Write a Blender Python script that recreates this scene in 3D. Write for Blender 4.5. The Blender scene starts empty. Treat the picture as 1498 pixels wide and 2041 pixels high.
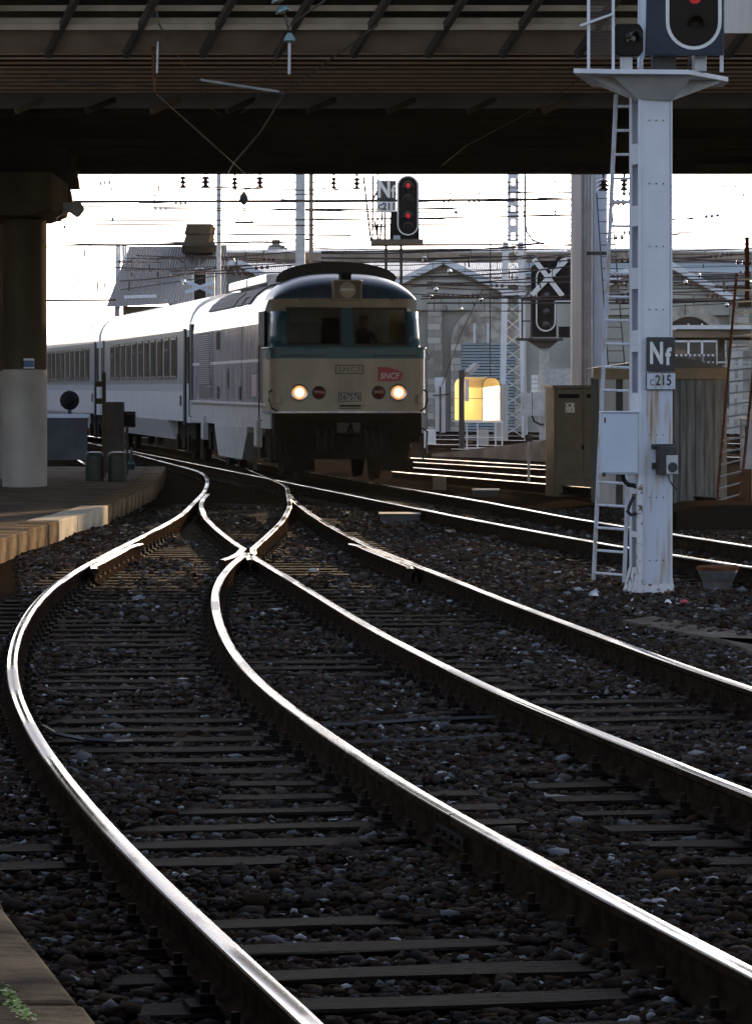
import bpy, math, random
import numpy as np
from mathutils import Vector, Matrix
random.seed(7); rng = np.random.default_rng(7)
R = math.radians
scn = bpy.context.scene
COL = scn.collection
# ---------------------------------------------------------------- camera, sky, sun, exposure
F, CX, HY, H = 7500.0, 749.0, 771.0, 1.81      # focal length in photo pixels, view axis, horizon row, eye height over rail top
cam = bpy.data.cameras.new("camera"); co = bpy.data.objects.new("camera", cam); COL.objects.link(co)
co.location = (0, 0, H); co.rotation_euler = (R(90), 0, 0)
cam.sensor_fit = 'VERTICAL'; cam.sensor_height = 24; cam.lens = F / 2041 * 24
cam.shift_y = (HY - 1020.5) / 2041
cam.clip_start = .1; cam.clip_end = 3000
scn.camera = co
SUN_EL, SUN_AZ = 9.3, 15.5
SKY_STRENGTH, SUN_STRENGTH, EXPOSURE = .15, 5.0, 1.15
w = bpy.data.worlds.new("World"); scn.world = w; w.use_nodes = True
nt = w.node_tree; bg = nt.nodes['Background']
sky = nt.nodes.new('ShaderNodeTexSky'); sky.sky_type = 'NISHITA'; sky.sun_disc = False
sky.sun_elevation = R(SUN_EL); sky.sun_rotation = R(SUN_AZ); sky.air_density = 1.0; sky.dust_density = 1.5; sky.ozone_density = 1.6
hs = nt.nodes.new('ShaderNodeHueSaturation'); hs.inputs['Saturation'].default_value = .5
ml = nt.nodes.new('ShaderNodeMix'); ml.data_type = 'RGBA'; ml.blend_type = 'MULTIPLY'; ml.inputs[0].default_value = 1; ml.inputs[7].default_value = (.95,.98,1.14,1)
nt.links.new(sky.outputs[0], hs.inputs['Color']); nt.links.new(hs.outputs[0], ml.inputs[6]); nt.links.new(ml.outputs[2], bg.inputs[0]); bg.inputs[1].default_value = SKY_STRENGTH
sd = bpy.data.lights.new("sun", 'SUN'); sd.energy = SUN_STRENGTH; sd.angle = R(.5); sd.color = (1, .70, .40)
so = bpy.data.objects.new("sun", sd); COL.objects.link(so)
az, el = R(SUN_AZ), R(SUN_EL)
tosun = Vector((math.sin(az)*math.cos(el), math.cos(az)*math.cos(el), math.sin(el)))
so.rotation_euler = tosun.to_track_quat('Z', 'Y').to_euler(); so.location = tosun*200
vs = scn.view_settings; vs.view_transform = 'Standard'; vs.look = 'None'; vs.exposure = EXPOSURE; vs.gamma = 1
scn.cycles.max_bounces = 8; scn.cycles.sample_clamp_indirect = 6

# ---------------------------------------------------------------- helpers
def W(x, y, Y):                 # photo pixel at depth Y -> point in the place
    return Vector(((x-CX)/F*Y, Y, H-(y-HY)/F*Y))
def GP(x, y, z=0.0):            # photo pixel on the level plane z
    Y = F*(H-z)/(y-HY); return Vector(((x-CX)/F*Y, Y, z))
ORG = {}
def tag(o, label=None, cat=None, group=None, kind=None):
    if label: o['label'] = label
    if cat: o['category'] = cat
    if group: o['group'] = group
    if kind: o['kind'] = kind
    return o
def thing(name, label, cat, loc, group=None, rz=0, kind=None):
    o = bpy.data.objects.new(name, None); COL.objects.link(o); o.location = loc; o.rotation_euler = (0, 0, rz)
    o.empty_display_size = .2
    ORG[o] = Vector(loc) if rz == 0 else None
    return tag(o, label, cat, group, kind)
class MB:
    def __init__(s): s.v = []; s.f = []; s.m = []; s.cm = 0
    def add(s, vs, fs):
        n = len(s.v); s.v += [tuple(v) for v in vs]; s.f += [tuple(i+n for i in f) for f in fs]; s.m += [s.cm]*len(fs); return s
    def box(s, x0, x1, y0, y1, z0, z1, M=None):
        vs = [Vector((x, y, z)) for x in (x0, x1) for y in (y0, y1) for z in (z0, z1)]
        if M is not None: vs = [M @ v for v in vs]
        return s.add(vs, [(0,1,3,2),(4,6,7,5),(0,4,5,1),(2,3,7,6),(0,2,6,4),(1,5,7,3)])
    def bar(s, a, b, wx, wy=None, up=(0,0,1)):       # square bar from a to b
        a, b = Vector(a), Vector(b); d = (b-a); L = d.length
        if L < 1e-6: return s
        d.normalize(); u = Vector(up)
        if abs(d.dot(u)) > .98: u = Vector((0, 1, 0)) if abs(d.y) < .9 else Vector((1, 0, 0))
        x = d.cross(u).normalized(); z = x.cross(d); wy = wy or wx
        vs = []
        for p in (a, b):
            for i, j in ((-1,-1),(1,-1),(1,1),(-1,1)): vs.append(p + x*i*wx/2 + z*j*wy/2)
        return s.add(vs, [(3,2,1,0),(4,5,6,7),(0,1,5,4),(1,2,6,5),(2,3,7,6),(3,0,4,7)])
    def cyl(s, a, b, r, r2=None, n=12, caps=True):
        a, b = Vector(a), Vector(b); d = (b-a).normalized(); r2 = r if r2 is None else r2
        u = Vector((0,0,1)) if abs(d.z) < .9 else Vector((1,0,0))
        x = d.cross(u).normalized(); y = x.cross(d)
        vs = []
        for p, rr in ((a, r), (b, r2)):
            for i in range(n):
                t = 2*math.pi*i/n; vs.append(p + x*math.cos(t)*rr + y*math.sin(t)*rr)
        fs = [(i, (i+1) % n, n+(i+1) % n, n+i) for i in range(n)]
        if caps: fs += [tuple(range(n))[::-1], tuple(range(n, 2*n))]
        return s.add(vs, fs)
    def tube(s, pts, r, n=6):
        pts = [Vector(p) for p in pts]; rings = []
        up = Vector((0,0,1))
        for i, p in enumerate(pts):
            d = (pts[min(i+1, len(pts)-1)] - pts[max(i-1, 0)]).normalized()
            u = up if abs(d.dot(up)) < .95 else Vector((0,1,0))
            x = d.cross(u).normalized(); y = x.cross(d)
            rings.append([p + (x*math.cos(2*math.pi*k/n) + y*math.sin(2*math.pi*k/n))*r for k in range(n)])
        vs = [v for g in rings for v in g]
        fs = [(i*n+k, i*n+(k+1) % n, (i+1)*n+(k+1) % n, (i+1)*n+k) for i in range(len(pts)-1) for k in range(n)]
        fs += [tuple(range(n))[::-1], tuple(range((len(pts)-1)*n, len(pts)*n))]
        return s.add(vs, fs)
    def prism(s, poly, a, b, axis='y'):              # poly of 2-D points swept along an axis
        def P(u, v, t): return {'y': (u, t, v), 'x': (t, u, v), 'z': (u, v, t)}[axis]
        n = len(poly); vs = [P(u, v, a) for u, v in poly] + [P(u, v, b) for u, v in poly]
        return s.add(vs, [tuple(range(n))[::-1], tuple(range(n, 2*n))] + [(i, (i+1) % n, n+(i+1) % n, n+i) for i in range(n)])
    def lathe(s, prof, c, axis='z', n=20):
        c = Vector(c); vs = []
        for r, h in prof:
            for i in range(n):
                t = 2*math.pi*i/n; a, b = r*math.cos(t), r*math.sin(t)
                vs.append(c + Vector({'z': (a, b, h), 'y': (a, h, b), 'x': (h, a, b)}[axis]))
        k = len(prof)
        fs = [(j*n+i, j*n+(i+1) % n, (j+1)*n+(i+1) % n, (j+1)*n+i) for j in range(k-1) for i in range(n)]
        fs += [tuple(range(n))[::-1], tuple(range((k-1)*n, k*n))]
        return s.add(vs, fs)
    def build(s, name, mats, parent=None, local=False, smooth=False, bevel=0, label=None):
        o0 = Vector((0,0,0))
        if parent is not None and not local:
            o0 = ORG.get(parent) or Vector((0,0,0))
        me = bpy.data.meshes.new(name)
        me.from_pydata([tuple(Vector(v)-o0) for v in s.v], [], s.f)
        if not isinstance(mats, (list, tuple)): mats = [mats]
        for m in mats: me.materials.append(m)
        if len(mats) > 1: me.polygons.foreach_set('material_index', s.m)
        import bmesh
        bm = bmesh.new(); bm.from_mesh(me); bmesh.ops.recalc_face_normals(bm, faces=bm.faces); bm.to_mesh(me); bm.free()
        me.validate(); me.update()
        if smooth:
            me.polygons.foreach_set('use_smooth', [True]*len(me.polygons))
            try: me.set_sharp_from_angle(angle=R(38))
            except Exception: pass
        o = bpy.data.objects.new(name, me); COL.objects.link(o)
        if parent is not None: o.parent = parent; ORG[o] = o0
        else: ORG[o] = Vector((0,0,0))
        if bevel:
            b = o.modifiers.new('bevel', 'BEVEL'); b.width = bevel; b.segments = 2; b.limit_method = 'ANGLE'
        if label: o['label'] = label
        return o
def solo(mb, name, mats, label, cat, base, group=None, kind=None, **k):   # a thing that is one mesh, origin at its base
    base = Vector(base)
    mb.v = [tuple(Vector(v)-base) for v in mb.v]
    o = mb.build(name, mats, **k); o.location = base; ORG[o] = base
    return tag(o, label, cat, group, kind)
def text(parent, s, name, mat, size, M, depth=.002, bold=.0, sx=1.0, local=False, label=None):
    c = bpy.data.curves.new(name, 'FONT'); c.body = s; c.size = size; c.align_x = 'CENTER'; c.align_y = 'CENTER'; c.extrude = depth; c.offset = bold
    c.resolution_u = 3
    t = bpy.data.objects.new(name, c); COL.objects.link(t)
    dg = bpy.context.evaluated_depsgraph_get(); me = bpy.data.meshes.new_from_object(t.evaluated_get(dg)); COL.objects.unlink(t); bpy.data.objects.remove(t)
    me.name = name; me.transform(M @ Matrix.Scale(sx, 4, (1, 0, 0)))
    if not local:
        me.transform(Matrix.Translation(-(ORG.get(parent) or Vector((0,0,0)))))
    me.materials.clear(); me.materials.append(mat)
    o = bpy.data.objects.new(name, me); COL.objects.link(o); o.parent = parent; ORG[o] = ORG.get(parent)
    return o
FACE = Matrix.Rotation(R(90), 4, 'X')       # text in XY plane -> upright facing the camera (-Y)

# ---------------------------------------------------------------- materials
def mat(name, c, c2=None, sc=8., rough=.6, metal=0., bump=0., bsc=None, spec=.5, detail=6, stretch=None, coat=0, mix=(.35,.65), rough2=None):
    m = bpy.data.materials.new(name); m.use_nodes = True; t = m.node_tree; b = t.nodes['Principled BSDF']
    b.inputs['Base Color'].default_value = (*c, 1); b.inputs['Roughness'].default_value = rough; b.inputs['Metallic'].default_value = metal
    if rough >= .75 and spec == .5: spec = .0
    b.inputs['Specular IOR Level'].default_value = spec; b.inputs['Coat Weight'].default_value = coat
    if c2 or bump or rough2:
        tc = t.nodes.new('ShaderNodeTexCoord'); mp = t.nodes.new('ShaderNodeMapping'); t.links.new(tc.outputs['Object'], mp.inputs[0])
        if stretch: mp.inputs['Scale'].default_value = stretch
    if c2 or rough2:
        n = t.nodes.new('ShaderNodeTexNoise'); n.inputs['Scale'].default_value = sc; n.inputs['Detail'].default_value = detail
        t.links.new(mp.outputs[0], n.inputs['Vector'])
        r = t.nodes.new('ShaderNodeValToRGB'); r.color_ramp.elements[0].position = mix[0]; r.color_ramp.elements[1].position = mix[1]
        r.color_ramp.elements[0].color = (*c, 1); r.color_ramp.elements[1].color = (*(c2 or c), 1)
        t.links.new(n.outputs[0], r.inputs[0]); t.links.new(r.outputs[0], b.inputs['Base Color'])
        if rough2:
            mr = t.nodes.new('ShaderNodeMapRange'); mr.inputs[1].default_value = mix[0]; mr.inputs[2].default_value = mix[1]
            mr.inputs[3].default_value = rough; mr.inputs[4].default_value = rough2
            t.links.new(n.outputs[0], mr.inputs[0]); t.links.new(mr.outputs[0], b.inputs['Roughness'])
    if bump:
        n2 = t.nodes.new('ShaderNodeTexNoise'); n2.inputs['Scale'].default_value = bsc or sc*4; n2.inputs['Detail'].default_value = 5
        t.links.new(mp.outputs[0], n2.inputs['Vector'])
        bp = t.nodes.new('ShaderNodeBump'); bp.inputs['Strength'].default_value = bump; bp.inputs['Distance'].default_value = .02
        t.links.new(n2.outputs[0], bp.inputs['Height']); t.links.new(bp.outputs[0], b.inputs['Normal'])
    return m
def emis(name, c, s):
    m = bpy.data.materials.new(name); m.use_nodes = True; b = m.node_tree.nodes['Principled BSDF']
    b.inputs['Base Color'].default_value = (.02,.02,.02,1); b.inputs['Emission Color'].default_value = (*c, 1); b.inputs['Emission Strength'].default_value = s
    return m
def stripes(name, c, c2, axis, freq, rough=.5, sharp=.5, bump=.6, metal=0, dist=.03):   # corrugation / louvres: bands along an axis of the object
    m = mat(name, c, rough=rough, metal=metal); t = m.node_tree; b = t.nodes['Principled BSDF']
    tc = t.nodes.new('ShaderNodeTexCoord'); w_ = t.nodes.new('ShaderNodeTexWave'); w_.wave_type = 'BANDS'; w_.bands_direction = axis
    w_.inputs['Scale'].default_value = freq; w_.inputs['Distortion'].default_value = 0
    t.links.new(tc.outputs['Object'], w_.inputs[0])
    n = t.nodes.new('ShaderNodeTexNoise'); n.inputs['Scale'].default_value = 1.3; t.links.new(tc.outputs['Object'], n.inputs['Vector'])
    mx = t.nodes.new('ShaderNodeMix'); mx.data_type = 'RGBA'; mx.inputs[6].default_value = (*c, 1); mx.inputs[7].default_value = (*c2, 1)
    t.links.new(n.outputs[0], mx.inputs[0]); t.links.new(mx.outputs[2], b.inputs['Base Color'])
    bp = t.nodes.new('ShaderNodeBump'); bp.inputs['Strength'].default_value = bump; bp.inputs['Distance'].default_value = dist
    t.links.new(w_.outputs[1], bp.inputs['Height']); t.links.new(bp.outputs[0], b.inputs['Normal'])
    return m
M = {}
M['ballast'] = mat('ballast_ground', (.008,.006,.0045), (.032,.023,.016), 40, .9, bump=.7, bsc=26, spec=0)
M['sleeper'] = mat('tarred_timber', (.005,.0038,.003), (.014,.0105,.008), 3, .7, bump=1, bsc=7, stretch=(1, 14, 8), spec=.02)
M['timber_lit'] = mat('sunlit_timber', (.05,.038,.028), (.14,.105,.075), 3, .6, bump=.6, bsc=7, stretch=(1, 14, 8))  # lighter copy of the sleeper timber for sunlit stretches, not used
M['rail_rust'] = mat('rail_rust', (.014,.010,.008), (.032,.020,.013), 9, .9, .0, bump=.25, spec=0)
M['rail_top'] = mat('rail_polished', (.52,.51,.51), (.40,.38,.36), .45, .11, 1, stretch=(1, 1, 1), rough2=.34, mix=(.42,.62))
M['chair'] = mat('rail_chair_iron', (.012,.011,.010), (.03,.024,.02), 30, .8, .0, spec=.02)
M['plat_top'] = mat('platform_asphalt', (.10,.084,.068), (.17,.145,.115), 1.4, .85, bump=.35, bsc=22)
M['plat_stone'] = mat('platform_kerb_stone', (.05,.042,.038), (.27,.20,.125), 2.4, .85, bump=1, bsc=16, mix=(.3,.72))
M['kerb_sunlit'] = mat('sun_patch_kerb', (.50,.44,.34), (.66,.60,.50), 3, .85, bump=.5, bsc=12)  # paler stone colour stands in for the sun patch on the kerb
M['conc'] = mat('concrete_brown', (.17,.14,.11), (.28,.235,.19), 1.2, .85, bump=.25, bsc=9)
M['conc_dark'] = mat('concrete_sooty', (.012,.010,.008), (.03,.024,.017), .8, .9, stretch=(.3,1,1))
M['pier_conc'] = mat('pier_concrete', (.065,.05,.032), (.10,.08,.052), 1.1, .9, bump=.2, stretch=(1,1,.4))
M['conc_blue'] = mat('concrete_grey', (.17,.18,.20), (.24,.25,.27), 1.5, .8)
M['slat'] = mat('fascia_slat', (.27,.22,.165), (.36,.30,.225), 2.5, .8)
M['steel_dark'] = mat('dark_steel', (.035,.033,.032), (.06,.055,.05), 5, .6, .2)
M['joist'] = mat('joist_paint', (.60,.48,.36), (.74,.62,.48), 4, .6)
M['white_paint'] = mat('pale_mast_paint', (.63,.65,.70), (.70,.72,.76), 3, .5, bump=.03)
M['white_dirty'] = mat('stained_white', (.56,.60,.68), (.42,.33,.22), 2.6, .6, stretch=(9, 9, .8), mix=(.5,.72))
M['peel'] = mat('peeling_paint', (.66,.66,.66), (.16,.10,.07), 16, .7, mix=(.52,.6))
M['grey_white'] = mat('grey_white_paint', (.42,.42,.42), (.55,.55,.54), 4, .6)
M['pillar_white'] = mat('pillar_limewash', (.42,.38,.34), (.52,.48,.43), 1.5, .85, bump=.15)
M['navy'] = mat('navy_enamel', (.007,.017,.036), (.012,.026,.05), 4, .4, spec=.25)
M['black'] = mat('matt_black', (.006,.006,.0065), rough=.6, spec=.15)
M['blackrub'] = mat('black_rubber', (.015,.015,.016), rough=.45)
M['white_sign'] = mat('white_enamel', (.78,.80,.80), (.70,.70,.66), 9, .35)
M['rust'] = mat('rusty_iron', (.085,.036,.02), (.17,.075,.04), 12, .8)
M['green_drum'] = mat('dark_green_paint', (.014,.020,.014), (.03,.038,.028), 8, .5)
M['glass'] = mat('dark_glass', (.02,.022,.024), rough=.03, spec=.5)
M['tin'] = mat('galvanised', (.35,.37,.38), (.48,.49,.49), 6, .45, .5)
M['cream'] = mat('cream_paint', (.32,.26,.175), (.52,.44,.315), 1.5, .33, bump=.02, stretch=(1,1,.55), mix=(.3,.62))
M['teal'] = mat('teal_paint', (.012,.085,.115), (.02,.11,.145), 2, .3)
M['blue_roof'] = mat('blue_roof_paint', (.03,.065,.12), (.045,.09,.15), 2, .30)
M['hood'] = mat('sooty_roof', (.018,.017,.016), (.03,.028,.025), 5, .6)
M['silver'] = mat('silver_grey_paint', (.42,.39,.52), (.76,.74,.72), 2.2, .15, .25, bump=.6, bsc=2.4, stretch=(1, 2.2, .35), mix=(.40,.60))
M['silver_low'] = mat('pale_grey_skirt', (.46,.45,.44), (.58,.57,.55), 3, .4)
M['roof_white'] = mat('pale_roof_paint', (.86,.86,.86), (.92,.92,.91), 2, .34, .25, coat=.6)
M['coach_band'] = mat('coach_window_band', (.19,.20,.21), (.25,.26,.27), 2, .35)
M['coach_low'] = mat('coach_pale_grey', (.56,.56,.57), (.64,.64,.64), 1.5, .38)
M['grime'] = mat('oily_underframe', (.006,.0055,.005), (.014,.012,.010), 6, .8, spec=.03)
M['chrome'] = mat('bright_trim', (.6,.6,.6), rough=.25, metal=1)
M['red'] = mat('signal_red_paint', (.46,.015,.03), rough=.35)
M['red_lens'] = mat('red_marker_lens', (.13,.02,.02), (.2,.04,.035), 20, .15)
M['lamp'] = emis('headlamp_glow', (1.0,.74,.40), 2.2)
M['lamp_rim'] = emis('headlamp_halo', (1.0,.40,.13), .5)
M['sig_red'] = emis('signal_red_glow', (1,.03,.04), .11)
M['sig_red_far'] = emis('far_signal_red_glow', (1,.03,.04), .14)
M['plateblk'] = mat('plate_black', (.02,.02,.022), (.035,.035,.04), 7, .4)
M['plate_metal'] = mat('cast_plate', (.42,.38,.31), (.5,.46,.38), 12, .4)
M['stone_wall'] = mat('rubble_stone', (.24,.22,.19), (.52,.49,.43), 2.2, .9, bump=.7, bsc=5)
M['render'] = mat('grey_render', (.32,.33,.30), (.44,.44,.40), .5, .9, detail=9)
M['skin'] = mat('skin', (.42,.24,.16), rough=.6)
M['hair'] = mat('dark_hair', (.02,.015,.012), rough=.6)
M['coatcloth'] = mat('dark_jacket', (.02,.022,.03), rough=.8)
M['dry_grass'] = mat('dull_grass', (.03,.05,.012), (.07,.09,.03), 9, .7)
M['cab_in'] = mat('cab_lining', (.16,.12,.045), (.22,.17,.07), 3, .7)
M['cab_yel'] = mat('cab_yellow_panel', (.55,.42,.12), rough=.6)
M['wire'] = mat('oxidised_copper', (.05,.045,.04), rough=.5, metal=.4)
M['insul'] = mat('glass_insulator', (.10,.20,.20), rough=.08, spec=.9, coat=1)
M['brown_insul'] = mat('brown_porcelain', (.06,.025,.02), rough=.15, coat=.5)
M['cab_brown'] = mat('brown_cabinet_paint', (.075,.062,.042), (.11,.092,.062), 3, .5)
M['wood'] = mat('weathered_boards', (.13,.13,.125), (.24,.235,.22), 2, .85, bump=.5, bsc=3, stretch=(9, 9, .7))
M['trimwood'] = mat('ochre_trim', (.22,.15,.08), (.30,.21,.11), 4, .7)
M['pink_post'] = mat('pale_concrete_post', (.45,.41,.37), (.55,.51,.47), 1.2, .7, stretch=(8,8,.5))
M['blue_post'] = mat('blue_white_post', (.50,.56,.65), (.58,.64,.73), 2, .5)
M['grass'] = mat('leaf_green', (.16,.28,.03), (.26,.40,.05), 9, .6)
M['lattice'] = mat('pale_galvanised', (.62,.66,.70), (.72,.75,.78), 4, .5)
M['lattice_y'] = mat('cream_far_face', (.70,.66,.52), rough=.5)
M['roof_cor'] = stripes('corrugated_sheet', (.24,.26,.28), (.40,.42,.44), 'X', 3.6, .40, bump=1, dist=.08)
M['roof_dark'] = stripes('corrugated_old_sheet', (.10,.105,.105), (.17,.175,.17), 'X', 3.0, .6, bump=1, dist=.12)
M['shutter'] = stripes('roller_shutter', (.30,.38,.42), (.38,.46,.50), 'Z', 2.4, .4, bump=1, dist=.08)

# translucent yellow sheet
tm = bpy.data.materials.new('yellow_sheet'); tm.use_nodes = True; t = tm.node_tree
b = t.nodes['Principled BSDF']; b.inputs['Base Color'].default_value = (.9,.76,.46,1); b.inputs['Roughness'].default_value = .5
tl = t.nodes.new('ShaderNodeBsdfTranslucent'); tl.inputs[0].default_value = (1,.88,.55,1)
mx = t.nodes.new('ShaderNodeMixShader'); mx.inputs[0].default_value = .75
t.links.new(b.outputs[0], mx.inputs[1]); t.links.new(tl.outputs[0], mx.inputs[2]); t.links.new(mx.outputs[0], t.nodes['Material Output'].inputs[0])
M['yellow'] = tm
tw = tm.copy(); tw.name = 'opening_glow'; tw.node_tree.nodes['Translucent BSDF'].inputs[0].default_value = (1,.93,.78,1); tw.node_tree.nodes['Mix Shader'].inputs[0].default_value = .97; tw.node_tree.nodes['Principled BSDF'].inputs['Base Color'].default_value = (.8,.76,.66,1)
M['opening_glow'] = tw
# window glass that lets the cab show
gm = bpy.data.materials.new('windscreen'); gm.use_nodes = True; t = gm.node_tree
tr = t.nodes.new('ShaderNodeBsdfTransparent'); tr.inputs[0].default_value = (.5,.52,.5,1)
gl = t.nodes.new('ShaderNodeBsdfGlossy'); gl.inputs['Roughness'].default_value = .05
mx = t.nodes.new('ShaderNodeMixShader'); mx.inputs[0].default_value = .06
t.links.new(tr.outputs[0], mx.inputs[1]); t.links.new(gl.outputs[0], mx.inputs[2]); t.links.new(mx.outputs[0], t.nodes['Material Output'].inputs[0])
M['screen'] = gm
# boards: vertical planks with dark joints
def planks(name, c, c2, freq):
    m = mat(name, c, c2, 2, .85, stretch=(8, 8, .6)); t = m.node_tree; b = t.nodes['Principled BSDF']
    tc = t.nodes.new('ShaderNodeTexCoord'); w_ = t.nodes.new('ShaderNodeTexWave'); w_.bands_direction = 'X'; w_.inputs['Scale'].default_value = freq
    w_.wave_profile = 'SAW'; t.links.new(tc.outputs['Object'], w_.inputs[0])
    bp = t.nodes.new('ShaderNodeBump'); bp.inputs['Strength'].default_value = 1; bp.inputs['Distance'].default_value = .03
    t.links.new(w_.outputs[1], bp.inputs['Height']); t.links.new(bp.outputs[0], b.inputs['Normal']); return m
M['planks'] = planks('weathered_planks', (.11,.11,.105), (.22,.21,.20), 2.6)
def masonry(name, c, c2, mortar, sc):
    m = mat(name, c, rough=.9); t = m.node_tree; b = t.nodes['Principled BSDF']
    tc = t.nodes.new('ShaderNodeTexCoord'); mp = t.nodes.new('ShaderNodeMapping'); mp.inputs['Rotation'].default_value = (R(90), 0, 0)
    t.links.new(tc.outputs['Object'], mp.inputs[0])
    br = t.nodes.new('ShaderNodeTexBrick'); br.inputs['Scale'].default_value = sc; br.inputs['Color1'].default_value = (*c,1); br.inputs['Color2'].default_value = (*c2,1); br.inputs['Mortar'].default_value = (*mortar,1)
    br.inputs['Mortar Size'].default_value = .02; br.inputs['Brick Width'].default_value = .6; br.inputs['Row Height'].default_value = .3
    t.links.new(mp.outputs[0], br.inputs[0]); t.links.new(br.outputs[0], b.inputs['Base Color']); return m
M['blocks'] = masonry('stone_blocks', (.22,.21,.18), (.55,.52,.46), (.26,.25,.22), 1.0)

# ---------------------------------------------------------------- rail lines, traced on the level plane of the rail tops
G_Z = -.215          # ballast surface
pxA = [(160,1131),(112,1162),(74.5,1196),(51,1228),(35,1260),(24.4,1292),(20,1324),(20,1347),(26,1372),(37,1404),(45,1420),(66.5,1463),(93.7,1505),(124,1548),(160,1591),(198,1634),(238,1676),(281.5,1719),(320,1763),(397.6,1831),(495,1921.6),(594.6,2012)]
pxA += [(300,1060),(360,1028),(408,980),(415,960),(408,944),(388,936),(224,1098)]
pxB = [(492,1101),(473,1112),(441.7,1144),(428,1176),(426,1198.5),(434.8,1240),(447.3,1272),(466.8,1304),(490.9,1336),(523,1368),(555,1392),(600,1427),(685.5,1484),(771,1542.4),(856,1596),(1178,1768),(1285,1826),(1391.6,1885),(1498,1935)]
pxC = [(492,1101),(540,1131),(572,1148),(620,1178.5),(740,1252),(857,1312),(975,1371),(1092.5,1422),(1180,1452.4),(1285,1495),(1391.6,1539),(1498,1579.7)]
pxD = [(577,986),(590,1002),(620,1024),(660.4,1050),(700.5,1070),(740,1092),(820.6,1121),(857.5,1138.7),(900,1152),(975,1184),(1092.4,1227),(1178,1259),(1285,1297.7),(1391.6,1338),(1498,1371)]
pxE1 = [(660,978),(712.5,988),(780,1002.7),(796.6,1005),(919,1030.5),(1057.7,1056.5),(1179,1079),(1259,1092),(1346,1106),(1498,1131)]
pxE2 = [(740.5,962),(780,968.7),(900,989),(919,990.6),(1057.7,1016.6),(1179,1039),(1259,1050.6),(1346,1064),(1498,1090)]
pxBp = [(504,1092),(536,1064),(564,1036),(578,1008),(575.5,992),(571.5,968)]
pxCp = [(484,1092),(460,1076),(432,1054),(408,1030),(400,1008),(403,996),(414,984)]
def curve(px, step=.5, smooth=14, ext=None):
    P = np.array([tuple(GP(x, y)[:2]) for x, y in px]); P = P[np.argsort(P[:,1])]
    if ext:
        for (x, y) in ext: P = np.vstack([P, (x, y)])
        P = P[np.argsort(P[:,1])]
    y = np.arange(P[0,1], P[-1,1], step); y = np.append(y, P[-1,1]); x = np.interp(y, P[:,1], P[:,0])
    for _ in range(smooth):
        x[1:-1] = x[1:-1]*.5 + (x[:-2]+x[2:])*.25
    return x, y
def lin(a, b, t): return a+(b-a)*t
tdir = .150                      # slope of the straight track far out
e1f = lambda Y: -.778 - (Y-65.6)*tdir
E1 = curve(pxE1, smooth=30, ext=[(e1f(Y), Y) for Y in (72, 80, 90, 100, 115)] + [(e1f(115)-30*.165, 145), (7.5, 25), (6.1, 29)])
e2f = lambda Y: e1f(Y) + 1.505*math.sqrt(1+tdir**2)
E2 = curve(pxE2, smooth=30, ext=[(e2f(Y), Y) for Y in (76, 90, 100, 115)] + [(e2f(115)-30*.165, 145), (8.7, 25), (7.4, 29)])
def near(c, Y, n=8):     # extend a rail towards and past the camera along its own bend
    x, y = c; s = (x[n]-x[0])/(y[n]-y[0]); s2 = (x[2*n]-x[n])/(y[2*n]-y[n]); k = (s-s2)/(y[n]-y[0])
    yy = np.arange(y[0]-.5, Y, -.5); dy = y[0]-yy
    xx = x[0] - s*dy + 0*k*dy*dy
    return np.concatenate([xx[::-1], x]), np.concatenate([yy[::-1], y])
A = near(curve(pxA, smooth=22, ext=[(e1f(96)-.45, 96), (e1f(110)-.16, 110), (e1f(122)-.075, 122)]), 1)
Bc = near(curve(pxB, smooth=16), 1)
Cc = near(curve(pxC, smooth=16), 1)
Dc = near(curve(pxD, smooth=16), 1)
Bp = curve(pxBp, smooth=8, ext=[(-2.22, 76), (-2.9, 84), (-3.95, 95), (-5.3, 106)])
Cp = curve(pxCp, smooth=8)
def wing(main, px): return None
def fx(c, Y): return float(np.interp(Y, c[1], c[0]))
def slope(c, Y): return (fx(c, Y+.4)-fx(c, Y-.4))/.8
PROF = [(-.022,0),(-.031,-.003),(-.035,-.011),(-.036,-.038),(-.012,-.052),(-.009,-.135),(-.03,-.152),(-.07,-.160),(-.07,-.172)]
PROF = PROF + [(-x, z) for x, z in PROF[::-1]]
def rail_mesh(pts):
    n = len(PROF); mb = MB(); pts = [Vector((x, y, 0)) for x, y in pts]; vs = []
    for i, p in enumerate(pts):
        d = (pts[min(i+1, len(pts)-1)]-pts[max(i-1, 0)]).normalized(); s = Vector((d.y, -d.x, 0))
        for u, z in PROF: vs.append(p + s*u + Vector((0,0,z)))
    fs = [];
    for i in range(len(pts)-1):
        for k in range(n):
            fs.append((i*n+k, i*n+(k+1) % n, (i+1)*n+(k+1) % n, (i+1)*n+k))
    mb.add(vs, fs); top = {n-1, 0, n-2, 1, n-3}
    mb.m = [1 if (j % n) in top else 0 for j in range(len(fs))]
    mb.add(vs[:n], [tuple(range(n))]); mb.add(vs[-n:], [tuple(range(n))[::-1]])
    return mb
def rail(c, label, group, y0=None, y1=None, dz=0):
    pts = [(x, y) for x, y in zip(*c) if (y0 is None or y > y0) and (y1 is None or y < y1)]
    if y0 is not None and y0 > c[1][0]: pts = [(fx(c, y0), y0)] + pts
    if y1 is not None and y1 < c[1][-1]: pts = pts + [(fx(c, y1), y1)]
    mb = rail_mesh(pts)
    if dz: mb.v = [(x, y, z+dz) for x, y, z in mb.v]
    mid = pts[0]
    return solo(mb, 'rail', [M['rail_rust'], M['rail_top']], label, 'rail', (mid[0], mid[1], -.172+dz), group, smooth=True)
rail(A, 'outermost left rail, bending to the left edge and back under the train', 'rails of the near switch')
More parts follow.
